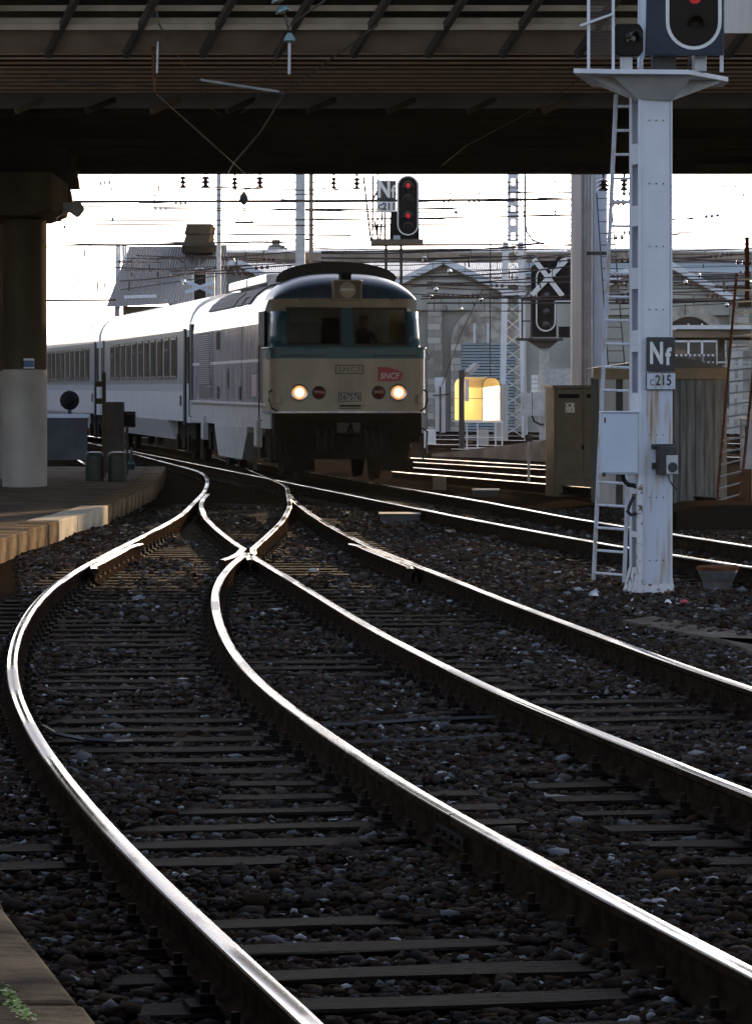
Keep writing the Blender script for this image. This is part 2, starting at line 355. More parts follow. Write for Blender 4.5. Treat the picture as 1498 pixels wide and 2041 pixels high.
# B breaks at a fish-plated joint in the foreground
YJ = F*H/(1622-HY)
rail(Bc, 'polished rail from the joint to the bottom right corner, second from the left', 'rails of the near switch', y1=YJ-.012)
rail(Bc, 'curving polished rail from the frog down to the joint in the foreground', 'rails of the near switch', y0=YJ+.012)
rail(Cc, 'third rail from the left, running from the frog to the right edge', 'rails of the near switch')
rail(Dc, 'fourth rail from the left, running from the switch blades to the right edge', 'rails of the near switch')
nose = fx(Bc, 41.1)
rail((np.append([fx(Bc,39.4)+.14, fx(Bc,40.2)+.085, fx(Bc,41.1)+.075], Bp[0]), np.append([39.4, 40.2, 41.1], Bp[1])), 'short closure rail right of the frog, curving up under the locomotive', 'rails of the near switch')
rail((np.append([fx(Bc,39.4)-.16, fx(Bc,40.2)-.10, fx(Bc,41.1)-.085], Cp[0]), np.append([39.4, 40.2, 41.1], Cp[1])), 'short closure rail left of the frog, ending as a switch blade', 'rails of the near switch')
rail(E1, 'near rail of the track the locomotive stands on', 'rails of the locomotive track')
rail(E2, 'far rail of the track the locomotive stands on', 'rails of the locomotive track')
# check rails beside A and D opposite the frog
for c, s, lb in ((A, .10, 'short check rail inside the outer left rail opposite the frog'), (Dc, -.10, 'short check rail inside the fourth rail opposite the frog')):
    ys = np.arange(37.5, 43.6, .5); xs = np.array([fx(c, y)+s+(.05*np.sign(s) if y < 38 or y > 43 else 0) for y in ys])
    rail((xs, ys), lb, 'rails of the near switch')
# side tracks right of the train
def straight(pa, pb, n=12, ext=6):
    a, b_ = GP(*pa), GP(*pb); d = (b_-a).normalized(); a = a-d*ext*0; b2 = b_+d*ext
    if a.y > b2.y: a, b2 = b2, a
    ts = np.linspace(0, 1, n); return np.array([a.x+(b2.x-a.x)*t for t in ts]), np.array([a.y+(b2.y-a.y)*t for t in ts])
side = [((783,939.5),(1094,964.5),'nearest thin rail crossing behind the white post, right of the train'),
        ((808,930.5),(1094,951),'bright rail just behind the thin one, right of the train'),
        ((822,920.5),(1078,935),'brown dull rail between the two bright ones, right of the train'),
        ((818,912),(1077,927),'bright rail at the foot of the low retaining wall')]
for a, b_, lb in side: rail(straight(a, b_, ext=9), lb, 'rails beside the train')
far_rows = [(900, 1140, 893, 900), (850, 1135, 884, 889), (850,1130, 874, 878), (846,1200, 866, 869), (850,1240, 858, 861), (850,1498,851,853.5),(850,1498,845,847),(850,1498,838,840),(850,1498,833,834.5)]
for i, (xa, xb, ya, yb) in enumerate(far_rows):
    rail(straight((xa, ya), (xb, yb), ext=14), 'thin bright rail of the distant yard tracks right of the train', 'rails of the distant yard', dz=-.02)
# rail end at platform left, curving
rail(curve([(60,905),(120,906),(150,912),(170,925),(176,938)][:3]+[(172,926)], smooth=2), 'short curved rail glinting behind the green drums', 'rails behind the platform')
# fish plates at the joint
t_ = thing('fishplate_joint', 'bolted joint bars on the rail in the foreground', 'rail joint', (fx(Bc, YJ), YJ, -.1))
d = Vector((slope(Bc, YJ), 1, 0)).normalized(); s = Vector((d.y, -d.x, 0)); c0 = Vector((fx(Bc, YJ), YJ, -.09))
for sg in (-1, 1):
    MB().bar(c0+s*sg*.022-d*.3+Vector((0,0,-.008)), c0+s*sg*.022+d*.3+Vector((0,0,-.008)), .026, .06).build('joint_bar', M['chair'], t_, bevel=.004)
    for k in (-.22, -.08, .08, .22): MB().cyl(c0+s*sg*.03+d*k, c0+s*sg*.052+d*k, .013, n=6).build('bolt', M['chair'], t_)

# ---------------------------------------------------------------- sleepers
SL = []   # (centre, half length vec, half width) for the stones to avoid
chair_me = None
def chair_proto():
    mb = MB(); mb.box(-.16, .16, -.085, .085, 0, .018); mb.box(-.125, -.075, -.05, .05, .018, .05); mb.box(.075, .125, -.05, .05, .018, .05)
    for x in (-.1, .1): mb.cyl((x, 0, .05), (x, 0, .085), .017, n=6)
    return mb
mbc = chair_proto(); chair_o = mbc.build('rail_chair', M['chair'], bevel=0); chair_me = chair_o.data; bpy.data.objects.remove(chair_o)
def sleeper(xc, yc, ang, L, label, group, cross=(), wd=.25, mt='sleeper'):
    top = -.172
    mb = MB(); j = lambda a: random.uniform(-a, a)
    h = wd/2
    n = 7
    vs = []
    for i in range(n+1):
        u = -L/2+L*i/n
        for (v, z) in ((-h, top-.14), (-h, top-.012), (-h+.014, top), (h-.014, top), (h, top-.012), (h, top-.14)):
            vs.append((u, v+j(.005), z+(j(.004) if z > top-.05 else 0)-(.003 if z > top-.05 else 0)))
    fs = [(i*6+k, i*6+k+1, (i+1)*6+k+1, (i+1)*6+k) for i in range(n) for k in range(5)] + [(0,1,2,3,4,5), tuple(range(n*6, n*6+6))[::-1]]
    mb.add(vs, fs)
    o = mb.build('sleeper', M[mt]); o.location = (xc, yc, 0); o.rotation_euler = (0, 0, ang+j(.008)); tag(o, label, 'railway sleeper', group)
    for k in cross:
        cpy = bpy.data.objects.new('rail_chair', chair_me); COL.objects.link(cpy); cpy.parent = o; cpy.location = (k, 0, top-.003)
    SL.append((xc, yc, ang, L/2, h))
    return o
def crossings(xc, yc, ang, L, rails):
    out = []
    for c in rails:
        if yc < c[1][0] or yc > c[1][-1]: continue
        # intersection of the sleeper axis with the rail
        y = yc
        for _ in range(3):
            x = fx(c, y); y = yc + math.tan(ang)*(x-xc)
        u = (x-xc)/math.cos(ang)
        if abs(u) < L/2-.1: out.append(u)
    return out
def axis_at(cl, Y): return fx(cl, Y), slope(cl, Y)
ctrAB = lambda Y: (fx(A, Y)+fx(Bc, Y))/2
ctrCD = lambda Y: (fx(Cc, Y)+fx(Dc, Y))/2
Y = 2.0
lbAB, lbCD, lbT, lbE = ('dark tarred sleeper under the left curving track', 'dark tarred sleeper under the right hand near track', 'long switch timber spanning the converging tracks near the frog', 'dark sleeper under the track the locomotive stands on')
while Y < 64:
    sA = slope(A, Y); xa = fx(A, Y)
    if Y < 26.5:
        s_ = (slope(A, Y)+slope(Bc, Y))/2; x_ = ctrAB(Y); ang = -math.atan(s_)
        sleeper(x_, Y, ang, 2.6, lbAB, 'sleepers of the left near track', crossings(x_, Y, ang, 2.6, (A, Bc)) if Y > 5 else (), wd=random.uniform(.23,.27))
        s2 = (slope(Cc, Y)+slope(Dc, Y))/2; x2 = ctrCD(Y)
        if Y > 12:
            a2 = -math.atan(s2); sleeper(x2+.0, Y+.12, a2, 2.6 if Y < 24 else 2.5, lbCD, 'sleepers of the right near track', crossings(x2, Y+.12, a2, 2.6, (Cc, Dc)), wd=random.uniform(.23,.27))
    else:
        left = fx(A, Y)-.5; right = fx(Dc, Y)+.5; x_ = (left+right)/2; L = right-left
        ang = -math.atan((slope(A, Y)+slope(Dc, Y))/2)*.6
        rl = (A, Bc, Cc, Dc) if Y < 41 else (A, Bp, Cp, Dc)
        sleeper(x_, Y, ang, L, lbT, 'long timbers of the near switch', crossings(x_, Y, ang, L, rl) if Y < 50 else (), wd=random.uniform(.23,.27))
    Y += .6
Y = 26
while Y < 100:
    x_ = (fx(E1, Y)+fx(E2, Y))/2; ang = -math.atan(slope(E1, Y))
    sleeper(x_, Y, ang, 2.5, lbE, 'sleepers of the locomotive track', crossings(x_, Y, ang, 2.5, (E1, E2)) if Y < 45 else ()); Y += .62

# ---------------------------------------------------------------- ground, platform
mb = MB(); gx = list(np.linspace(-12, 14, 40)); gx = [-600, -120, -30]+gx+[40, 120, 600]; gy = [-60, -10]+list(np.linspace(1, 90, 120))+[130, 300, 900]
vs = [(x, y, G_Z + (random.uniform(-.02,.02) if -12 < x < 14 and 1 < y < 90 else 0)) for y in gy for x in gx]; n = len(gx)
mb.add(vs, [(j*n+i, j*n+i+1, (j+1)*n+i+1, (j+1)*n+i) for j in range(len(gy)-1) for i in range(n-1)])
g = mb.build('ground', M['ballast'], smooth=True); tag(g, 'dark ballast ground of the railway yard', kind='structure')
PZ = .07
edge = [(.9, 1), (.25, 5), (-.30, 8), (-.76, 10.3), (-1.28, 12.8), (-2.2, 17.5), (-3.05, 24), (-3.75, 32), (-4.22, 40), (-4.30, 43.3), (-4.12, 48.9), (-3.93, 54.2), (-3.92, 60), (-3.98, 67.6), (-4.25, 75), (-4.62, 82.6)]
ex = np.array([e[0] for e in edge]); ey = np.array([e[1] for e in edge])
yy = np.arange(1, 82.6, .7); xx = np.interp(yy, ey, ex)
for _ in range(2): xx[1:-1] = xx[1:-1]*.5+(xx[2:]+xx[:-2])*.25
mb = MB(); rows = []
for x, y in zip(xx, yy): rows.append((x-.42, y))
vs = []
for x, y in rows: vs += [(x, y, PZ-.004), (x-60, y, PZ-.004), (x, y, -.5)]
mb.add(vs, [(i*3, i*3+1, i*3+4, i*3+3) for i in range(len(rows)-1)] + [(i*3, i*3+3, i*3+5, i*3+2) for i in range(len(rows)-1)])
x, y = rows[-1]; mb.add([(x, y, PZ), (x-60, y, PZ), (x-60, y, -.5), (x, y, -.5)], [(0,1,2,3)])
p = mb.build('platform', M['plat_top']); tag(p, 'worn tarmac platform surface on the left', kind='structure')
PE = (xx, yy)
y = 1.2; k = 0
while y < 82:
    L = random.uniform(.95, 1.15); y1 = min(y+L, 82.4); mb = MB(); j = random.uniform(-.012, .012); hz = random.uniform(-.008, .008)
    a0 = float(np.interp(y+.012, yy, xx)); a1 = float(np.interp(y1-.012, yy, xx))
    mb.add([(a0-.42, y+.012, PZ+hz), (a0+j, y+.012, PZ+hz), (a1+j, y1-.012, PZ+hz), (a1-.42, y1-.012, PZ+hz), (a0-.42, y+.012, -.35), (a0+j, y+.012, -.35), (a1+j, y1-.012, -.35), (a1-.42, y1-.012, -.35)],
           [(0,1,2,3),(4,7,6,5),(0,4,5,1),(1,5,6,2),(2,6,7,3),(3,7,4,0)])
    o = solo(mb, 'kerb_stone', M['plat_stone'], 'pale worn edging stone along the platform edge' if y > 20 else 'damp dark edging stone of the platform in the bottom left corner', 'edging stone', (a0, y, -.35), 'edging stones of the platform', bevel=.02)
    if 48.6 < y < 54.4: o.data.materials[0] = M['kerb_sunlit']; o['label'] = 'platform edging stone with its sun patch put into the colour, left of the frog'
    y = y1

# ---------------------------------------------------------------- loose ballast stones (uncountable)
phi = (1+5**.5)/2
ICO = np.array([(-1,phi,0),(1,phi,0),(-1,-phi,0),(1,-phi,0),(0,-1,phi),(0,1,phi),(0,-1,-phi),(0,1,-phi),(phi,0,-1),(phi,0,1),(-phi,0,-1),(-phi,0,1)])/math.sqrt(1+phi**2)
ICF = np.array([(0,11,5),(0,5,1),(0,1,7),(0,7,10),(0,10,11),(1,5,9),(5,11,4),(11,10,2),(10,7,6),(7,1,8),(3,9,4),(3,4,2),(3,2,6),(3,6,8),(3,8,9),(4,9,5),(2,4,11),(6,2,10),(8,6,7),(9,8,1)])
def scatter(n, y0, y1, xr, smin, smax, pf=1.0):
    y = rng.uniform(y0, y1, n*2); lo, hi = xr(y); x = rng.uniform(0, 1, n*2)*(hi-lo)+lo
    wgt = (hi-lo)/(hi-lo).max(); keep = rng.uniform(0, 1, n*2) < wgt; x, y = x[keep], y[keep]
    ok = x > np.interp(y, PE[1], PE[0])+.02
    for c in (A, Bc, Cc, Dc, Bp, Cp, E1, E2):
        m_ = (y >= c[1][0]) & (y <= c[1][-1]); dx = np.abs(x-np.interp(y, c[1], c[0])); ok &= ~(m_ & (dx < .085))
    s = (smin+(smax-smin)*rng.uniform(0, 1, len(x))**1.6)*(1+.7*(rng.uniform(0,1,len(x)) < .05))
    z = np.full(len(x), G_Z) + rng.uniform(-.008, .024, len(x))
    # over sleepers: only a few, lying on top
    on = np.zeros(len(x), bool)
    for (sx, sy, an, hl, hw) in SL:
        m_ = np.abs(y-sy) < 1.2
        idx = np.nonzero(m_)[0]
        u = (x[idx]-sx)*math.cos(an)+(y[idx]-sy)*math.sin(an); v = -(x[idx]-sx)*math.sin(an)+(y[idx]-sy)*math.cos(an)
        hit = (np.abs(u) < hl) & (np.abs(v) < hw+.01); on[idx[hit]] = True
    patch = (np.sin(x*1.7+y*.9)+np.sin(x*.8-y*1.3+2)+np.sin(y*.37+x*2.9)) 
    ok &= ~(on & (((y > 34) & (y < 47) & (rng.uniform(0,1,len(x)) > .12)) | (patch < -.1) | (rng.uniform(0,1,len(x)) > .6)))
    z = np.where(on, -.172, z)
    z = z + np.where(~on, np.clip(patch, -1, 2)*.012, 0)
    return x[ok], y[ok], z[ok], s[ok]
st = [scatter(88000, 4.2, 14, lambda y: (-.1*y-1.1, .1*y+2.0), .010, .030), scatter(135000, 14, 30, lambda y: (-.1*y-.9, .1*y+2.4), .012, .028),
      scatter(90000, 30, 62, lambda y: (-.1*y+.2, .1*y+2.6), .017, .034)]
X_, Y_, Z_, S_ = [np.concatenate([q[i] for q in st]) for i in range(4)]
N = len(X_); print('stones', N)
V = (np.sign(ICO)*np.abs(ICO)**.7)[None]*(1+rng.uniform(-.45, .42, (N, 12, 1)))
V *= (S_[:, None]*rng.uniform(.55, 1.25, (N, 3)))[:, None, :]
a = rng.uniform(0, 2*math.pi, N); b2 = rng.uniform(-.8, .8, N)
ca, sa, cb, sb = np.cos(a)[:,None], np.sin(a)[:,None], np.cos(b2)[:,None], np.sin(b2)[:,None]
x1 = V[...,0]; y1 = V[...,1]*cb - V[...,2]*sb; z1 = V[...,1]*sb + V[...,2]*cb
V = np.stack([x1*ca-y1*sa+X_[:,None], x1*sa+y1*ca+Y_[:,None], z1*.62+(Z_+S_*.35)[:,None]], -1)
me = bpy.data.meshes.new('ballast_stones'); me.vertices.add(N*12); me.vertices.foreach_set('co', V.reshape(-1).astype(np.float32))
fa = (ICF[None]+(np.arange(N)*12)[:,None,None]).reshape(-1).astype(np.int32)
me.loops.add(N*60); me.loops.foreach_set('vertex_index', fa); me.polygons.add(N*20); me.polygons.foreach_set('loop_start', np.arange(0, N*60, 3, dtype=np.int32))
at = me.attributes.new('tint', 'FLOAT', 'FACE'); at.data.foreach_set('value', np.repeat(rng.uniform(0, 1, N), 20).astype(np.float32))
me.update(calc_edges=True)
sm = mat('crushed_stone', (.1,.1,.1), rough=.85, spec=0); t = sm.node_tree; b = t.nodes['Principled BSDF']
an = t.nodes.new('ShaderNodeAttribute'); an.attribute_name = 'tint'; rp = t.nodes.new('ShaderNodeValToRGB'); rp.color_ramp.interpolation = 'LINEAR'
for i, (ps, cc) in enumerate([(0,(.011,.008,.006)), (.30,(.044,.029,.019)), (.6,(.036,.035,.035)), (.85,(.072,.054,.038)), (.94,(.10,.097,.095)), (.985,(.15,.16,.17)), (1,(.45,.46,.47))]):
    e = rp.color_ramp.elements[i] if i < 2 else rp.color_ramp.elements.new(ps); e.position = ps; e.color = (*cc, 1)
t.links.new(an.outputs['Fac'], rp.inputs[0]); t.links.new(rp.outputs[0], b.inputs['Base Color'])
n_ = t.nodes.new('ShaderNodeTexNoise'); n_.inputs['Scale'].default_value = 60; tc = t.nodes.new('ShaderNodeTexCoord'); t.links.new(tc.outputs['Object'], n_.inputs['Vector'])
bp = t.nodes.new('ShaderNodeBump'); bp.inputs['Strength'].default_value = .12; bp.inputs['Distance'].default_value = .004; t.links.new(n_.outputs[0], bp.inputs['Height']); t.links.new(bp.outputs[0], b.inputs['Normal'])
me.materials.append(sm); o = bpy.data.objects.new('ballast_stones', me); COL.objects.link(o)
tag(o, 'loose crushed stones filling the track bed between sleepers', kind='stuff')

# ---------------------------------------------------------------- road bridge
bx0, bx1 = -26, 24
br = thing('road_bridge', 'wide sooty road bridge crossing over all the tracks', 'bridge', (0, 61, 5.9))
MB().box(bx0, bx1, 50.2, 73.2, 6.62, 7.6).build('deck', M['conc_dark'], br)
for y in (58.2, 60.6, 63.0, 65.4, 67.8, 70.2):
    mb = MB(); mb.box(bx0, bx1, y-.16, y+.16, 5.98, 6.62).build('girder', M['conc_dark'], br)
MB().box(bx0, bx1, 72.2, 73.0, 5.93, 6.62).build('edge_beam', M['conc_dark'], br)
MB().box(bx0, bx1, 56.95, 57.25, 6.045, 6.62).build('concrete_band', M['conc_blue'], br)
for i in range(10):
    y = 50.15+i*.72; MB().box(bx0, bx1, y, y+.05, 6.238+.002*(i % 2), 6.264+random.uniform(0,.005)).build('joist', M['joist'], br)
# inclined fascia
def fas(t, off=0): return (50-t*.98, 6.25+t*.60-off)      # (Y, z) going up towards the camera
mb = MB(); t0, t1 = 0, .46
(ya, za), (yb, zb) = fas(t0), fas(t1)
mb.add([(bx0, ya, za), (bx1, ya, za), (bx1, yb, zb), (bx0, yb, zb), (bx0, ya+.12, za+.05), (bx1, ya+.12, za+.05), (bx1, yb+.12, zb+.1), (bx0, yb+.12, zb+.1)],
       [(0,1,2,3),(7,6,5,4),(0,4,5,1),(3,2,6,7),(0,3,7,4),(1,5,6,2)])
mb.build('fascia_panel', M['conc'], br)
MB().box(bx0, bx1, 49.42, 49.53, 6.5, 6.58).build('fascia_ledge', M['slat'], br)
for k in range(7):
    y, z = fas(.56+k*.235); MB().box(bx0, bx1, y, y+.03, z, z+.075).build('louvre_slat', M['slat'], br)
y, z = fas(2.3); MB().box(bx0, bx1, 48.4, 50.4, 7.55, 7.9).build('footway', M['conc_dark'], br)
px_s = [-60, 95, 250, 402, 552, 703, 852, 1000, 1150, 1300, 1450]
for x in px_s:
    a = W(x, 107, 49.9); X0 = a.x; mb = MB()
    (ya, za), (yb, zb) = fas(-.02), fas(2.2)
    mb.bar((X0, ya-.05, za-.02), (X0+.95, yb-.05, zb-.02), .075, .10).build('strut', M['steel_dark'], br)
for x in (60, 200, 330, 480, 640, 800, 960, 1110):
    b0 = W(x-28, 222, 56.5); b1 = W(x+26, 196, 56.6); MB().bar(b0, b1+Vector((0,.25,0)), .07, .08).build('brace', M['conc'] if x % 40 else M['steel_dark'], br)
a = W(1443, 66, 46.8); c = W(1600, -30, 46.8); MB().box(a.x, c.x+3, 46.8, 46.86, a.z, c.z).build('cover_panel', M['pink_post'], br)
# bearings, drain pipes below the soffit
for x, y1 in ((138, 392), (152, 365)):
    a = W(x, 340, 71.8); b_ = W(x-2, y1, 71.8); MB().cyl(a, b_, .05).cyl(b_+Vector((0,0,-.12)), b_+Vector((0,0,.1)), .11, .07).build('drain_pipe', M['steel_dark'], br)

# pier
def ellipse(cx, cy, rx, ry, n=28): return [(cx+rx*math.cos(2*math.pi*i/n), cy+ry*math.sin(2*math.pi*i/n)) for i in range(n)]
def pier(xc, Yc, rx, label, z_split, z_cap):
    pr = thing('bridge_pier', label, 'bridge pier', (xc, Yc, PZ), 'piers of the road bridge')
    MB().prism(ellipse(xc, Yc, rx, .9), z_split, z_cap, 'z').build('upper_shaft', M['pier_conc'], pr, smooth=True)
    MB().prism(ellipse(xc, Yc, rx+.008, .908), PZ, z_split, 'z').build('painted_base', M['pillar_white'], pr, smooth=True)
    return pr
yp = 66.0; zs = H-(737-HY)/F*yp; zc = H-(440-HY)/F*yp
xp = (50-CX)/F*yp
pr = pier(xp, yp, .375, 'near concrete bridge pier with a white painted lower half on the platform', zs, zc)
mb = MB(); xr = (112-CX)/F*65.2; zt = 6.0
mb.prism([(xp-3.6, zc+.02), (xp+.3, zc+.02), (xr-.02, zc+.13), (xr, zc+.2), (xr, 5.48), (xp-3.6, 5.48)], 64.2, 67.8, 'y').build('pier_cap', M['pier_conc'], pr, bevel=.02)
mb = MB(); mb.prism([(xp-3.6, 5.48), (xr+.02, 5.48), (xr+.06, 5.6), (xr+.14, 5.98), (xp-3.6, 5.98)], 65.2, 68.4, 'y').build('bearing_beam', M['conc_dark'], pr)
a = W(48, 716, 65.02); c = W(68, 733, 65.02)
s_ = thing('wall_plaque', 'small blue and white plate fixed to the brown pier', 'plate', (a.x+.09, 65.02, c.z))
MB().box(a.x, c.x, 65.0, 65.06, c.z, a.z).build('plate', mat('blue_enamel', (.03,.10,.25), rough=.4), s_); MB().box(a.x-.003, c.x+.003, 64.996, 65.05, a.z-.02, a.z+.012).build('upper_border', M['white_sign'], s_); MB().box(a.x-.003, c.x+.003, 64.996, 65.05, c.z-.012, c.z+.01).build('lower_border', M['white_sign'], s_)
pier((-12-CX)/F*72, 72, .30, 'second pier just visible at the left edge behind the first', zs, zc+.3)
# little arrow shaped grey sign right of the pier
a = [W(x, y, 66.6) for x, y in ((112,402),(132,404),(152,401),(160,402),(168,414),(168,420),(158,432),(152,433),(140,424),(128,424),(112,438))]
mb = MB(); mb.prism([(v.x, v.z) for v in a], 66.6, 66.66, 'y'); s_ = solo(mb, 'arrow_board', M['tin'], 'grey pointed board sticking out from the pier cap', 'sign', (a[0].x, 66.6, a[6].z))

# ---------------------------------------------------------------- overhead wires and hanging gear under the bridge
def wire_thing(name, pts, r, label, cat='wire', group=None, m='wire'):
    return solo(MB().tube(pts, r, 5), name, M[m], label, cat, pts[0], group)
wire_thing('contact_wire', [W(310,186,50), W(400,266,58.5), W(470,329,66), W(497,354,69.5), W(520,379,74)], .010, 'overhead wire slanting right from the vertical pole down to the sky opening', group='wires below the bridge')
wire_thing('contact_wire', [W(566,186,50), W(520,262,57), W(466,325,66), W(452,350,70), W(438,380,75)], .013, 'overhead wire slanting left from the rod end down to the sky opening', group='wires below the bridge')
wire_thing('stay_wire', [W(752,50,44), W(640,132,47), W(568,186,50)], .012, 'dark stay wire sloping down to the right end of the steady rod', group='wires below the bridge')
wire_thing('stay_wire', [W(648,0,44), W(580,48,47), W(575,56,47)], .010, 'short stay wire rising right from the long insulator', group='wires below the bridge')
wire_thing('stay_wire', [W(316,46,48), W(360,118,52), W(415,205,57), W(420,215,57.5)], .011, 'dark wire running down from the left insulator in front of the joists', group='wires below the bridge')
wire_thing('stay_wire', [W(560,90,48), W(530,160,52), W(503,212,57)], .010, 'dark wire falling from the right insulator to the dark beam', group='wires below the bridge')
wire_thing('stay_wire', [W(-40,168,50), W(120,160,50), W(180,168,50), W(305,174,50)], .007, 'thin slack cable running from the left edge to the vertical pole', group='wires below the bridge')
wire_thing('stay_wire', [W(1180,140,50), W(1080,210,56), W(930,290,63), W(880,330,67)], .007, 'thin cable crossing the dark soffit behind the signal mast', group='wires below the bridge')
wire_thing('stay_wire', [W(417,215,57.5), W(440,228,58), W(470,230,58.5), W(503,213,57)], .008, 'slack wire loop hanging between the two slanting wires', group='wires below the bridge')
d_ = thing('steady_rod', 'pale horizontal rod holding the overhead wires below the bridge', 'steady arm', W(400,159,49.9))
MB().tube([W(400,159,49.9), W(470,170,49.9), W(556,183,49.9)], .020).build('rod', M['tin'], d_); MB().tube([W(556,183,49.9), W(566,189,49.9)], .028).build('clamp', M['steel_dark'], d_)
d_ = thing('drop_pole', 'slim vertical pole with an insulator hanging from the bridge at the left', 'hanger pole', W(308,186,50))
MB().tube([W(301,-60,49.9), W(305,90,49.9), W(308,184,49.9)], .022, 6).build('pole', M['rust'], d_)
MB().tube([W(313,20,49.8), W(314,60,49.8)], .014).tube([W(315,80,49.8), W(313,146,49.8)], .018).build('hanger_rod', M['tin'], d_)
def insul(parent, c, r, n, h, m='insul', name='insulator', dir_=(0,0,1)):
    mb = MB(); prof = []
    for i in range(n):
        z = i*h; prof += [(r*.35, z), (r, z+h*.18), (r*.95, z+h*.3), (r*.4, z+h*.75)]
    mb.lathe(prof, (0,0,0), 'z', 14)
    q = Vector((0,0,1)).rotation_difference(Vector(dir_).normalized()).to_matrix()
    mb.v = [tuple(q @ Vector(v)+Vector(c)) for v in mb.v]
    return mb.build(name, M[m], parent, smooth=True)
insul(d_, W(316,80,49.8), .095, 1, .17)
insul(d_, W(290,8,49.8), .10, 2, .12, dir_=(.5,0,-.9))
d_ = thing('insulator_string', 'string of glass discs hanging right of centre at the top edge', 'insulator', W(575,150,47.5))
for i, (x, y) in enumerate(((552,-14),(557,5),(566,26))): insul(d_, W(x, y, 47.5), .105, 1, .12, dir_=(-.35,0,1))
MB().tube([W(568,30,47.5), W(575,60,47.5)], .016).build('link', M['steel_dark'], d_); insul(d_, W(577,86,47.5), .085, 1, .17)
MB().tube([W(577,86,47.5), W(576,148,47.5)], .022).build('hanger_rod', M['tin'], d_)
# insulators hanging at the far edge of the bridge
for i, (x, y1, rr) in enumerate(((365,375,.07),(410,375,.10),(468,377,.075),(518,376,.09),(665,377,.06),(711,378,.075),(1202,381,.14),(1243,380,.09))):
    Yd = 73.6; a = W(x, 340, Yd); c = W(x, y1, Yd)
    d_ = thing('soffit_insulator', f"brown insulator hanging from the far bridge edge, {['first','second','third','fourth','fifth','sixth','seventh','eighth'][i]} from the left", 'insulator', c, 'insulators along the far bridge edge')
    MB().cyl((a.x, Yd, 6.4), (a.x, Yd, c.z+.26), .025).build('rod', M['steel_dark'], d_); insul(d_, c, rr, 3, .085, 'brown_insul')
for i, (xa, xb) in enumerate(((365,418),(411,500),(665,711),(1202,1243))):
    wire_thing('feeder_cable', [W(xa, 377, 73.6), W((xa+xb)/2, 379, 73.6), W(xb, 377, 73.6)], .012, f"short cable linking insulators below the far bridge edge, {['first','second','third','last'][i]} from the left", group='cables below the far bridge edge')

# ---------------------------------------------------------------- signal mast in the foreground
YM = 35.0
base = GP(1302, 1190, G_Z); YM = base.y
sp = F/YM
mast = thing('signal_mast', 'tall white signal mast with perforated side in front of the wooden shed', 'signal mast', base)
th = R(15.5); Rm = Matrix.Translation(base) @ Matrix.Rotation(th, 4, 'Z')
def Lm(mb): mb.v = [tuple(Rm @ Vector(v)) for v in mb.v]; return mb
wF, dF = .305, .34; top = 4.775-G_Z
# openings (px rows) -> heights above the base
ops = [(189,285),(326,409),(450,533),(575,658),(701,783),(1072,1155)]
zz = lambda y: (1190-y)/sp
mb = MB(); x0, x1, y0, y1 = -wF/2+.02, wF/2+.02, 0, dF
mb.box(x0, x1, y0, y0+.012, 0, top)                     # front plate
mb.box(x1-.012, x1, y0, y1, 0, top); mb.box(x0, x1, y1-.012, y1, 0, top)
holes = sorted([(zz(b_), zz(a_)) for a_, b_ in ops] + [(zz(940), zz(860)), (zz(1060), zz(985))])
z = 0
for a_, b_ in holes:
    mb.box(x0, x0+.012, y0, y1, z, a_); z = b_
    mb.box(x0, x0+.012, y0, y0+.04, a_, b_); mb.box(x0, x0+.012, y1-.07, y1, a_, b_)
mb.box(x0, x0+.012, y0, y1, z, top)
mb.box(x0-.03, x0+.004, -.014, -.002, 0, top); mb.box(x1-.004, x1+.012, -.014, -.002, 0, top)  # flange lips
Lm(mb).build('column', M['white_paint'], mast)
mb = MB(); mb.add([(x0-.07,-.03,-.05),(x1+.05,-.03,-.05),(x1+.05,y1+.05,-.05),(x0-.07,y1+.05,-.05),(x0,-.006,.28),(x1,-.006,.28),(x1,y1,.28),(x0,y1,.28)],[(0,1,2,3),(4,7,6,5),(0,4,5,1),(1,5,6,2),(2,6,7,3),(3,7,4,0)])
Lm(mb).build('foot', M['peel'], mast)
mb = MB(); mb.box(x0+.002, x1-.002, -.017, -.0135, zz(1185), zz(776)); Lm(mb).build('stained_front', M['white_dirty'], mast)
mb = MB(); mb.box(-.045, .045, -.0195, -.0172, zz(884), zz(778)); Lm(mb).build('rust_streaks', mat('rust_streaks', (.60,.62,.62), (.30,.17,.05), 2.0, .7, stretch=(14, 14, .55), mix=(.40,.62)), mast)
mb = MB()
for y in (240, 366, 491, 617, 867, 991, 1117):
    for u in (-.07, 0, .07): mb.cyl((u+.02, -.022, zz(y)), (u+.02, -.012, zz(y)), .006, n=8)
Lm(mb).build('bolt_holes', M['black'], mast)
# conduit in the corner
mb = MB(); mb.box(x0-.05, x0+.0, -.05, -.012, .05, zz(965)); Lm(mb).build('conduit', M['peel'], mast)
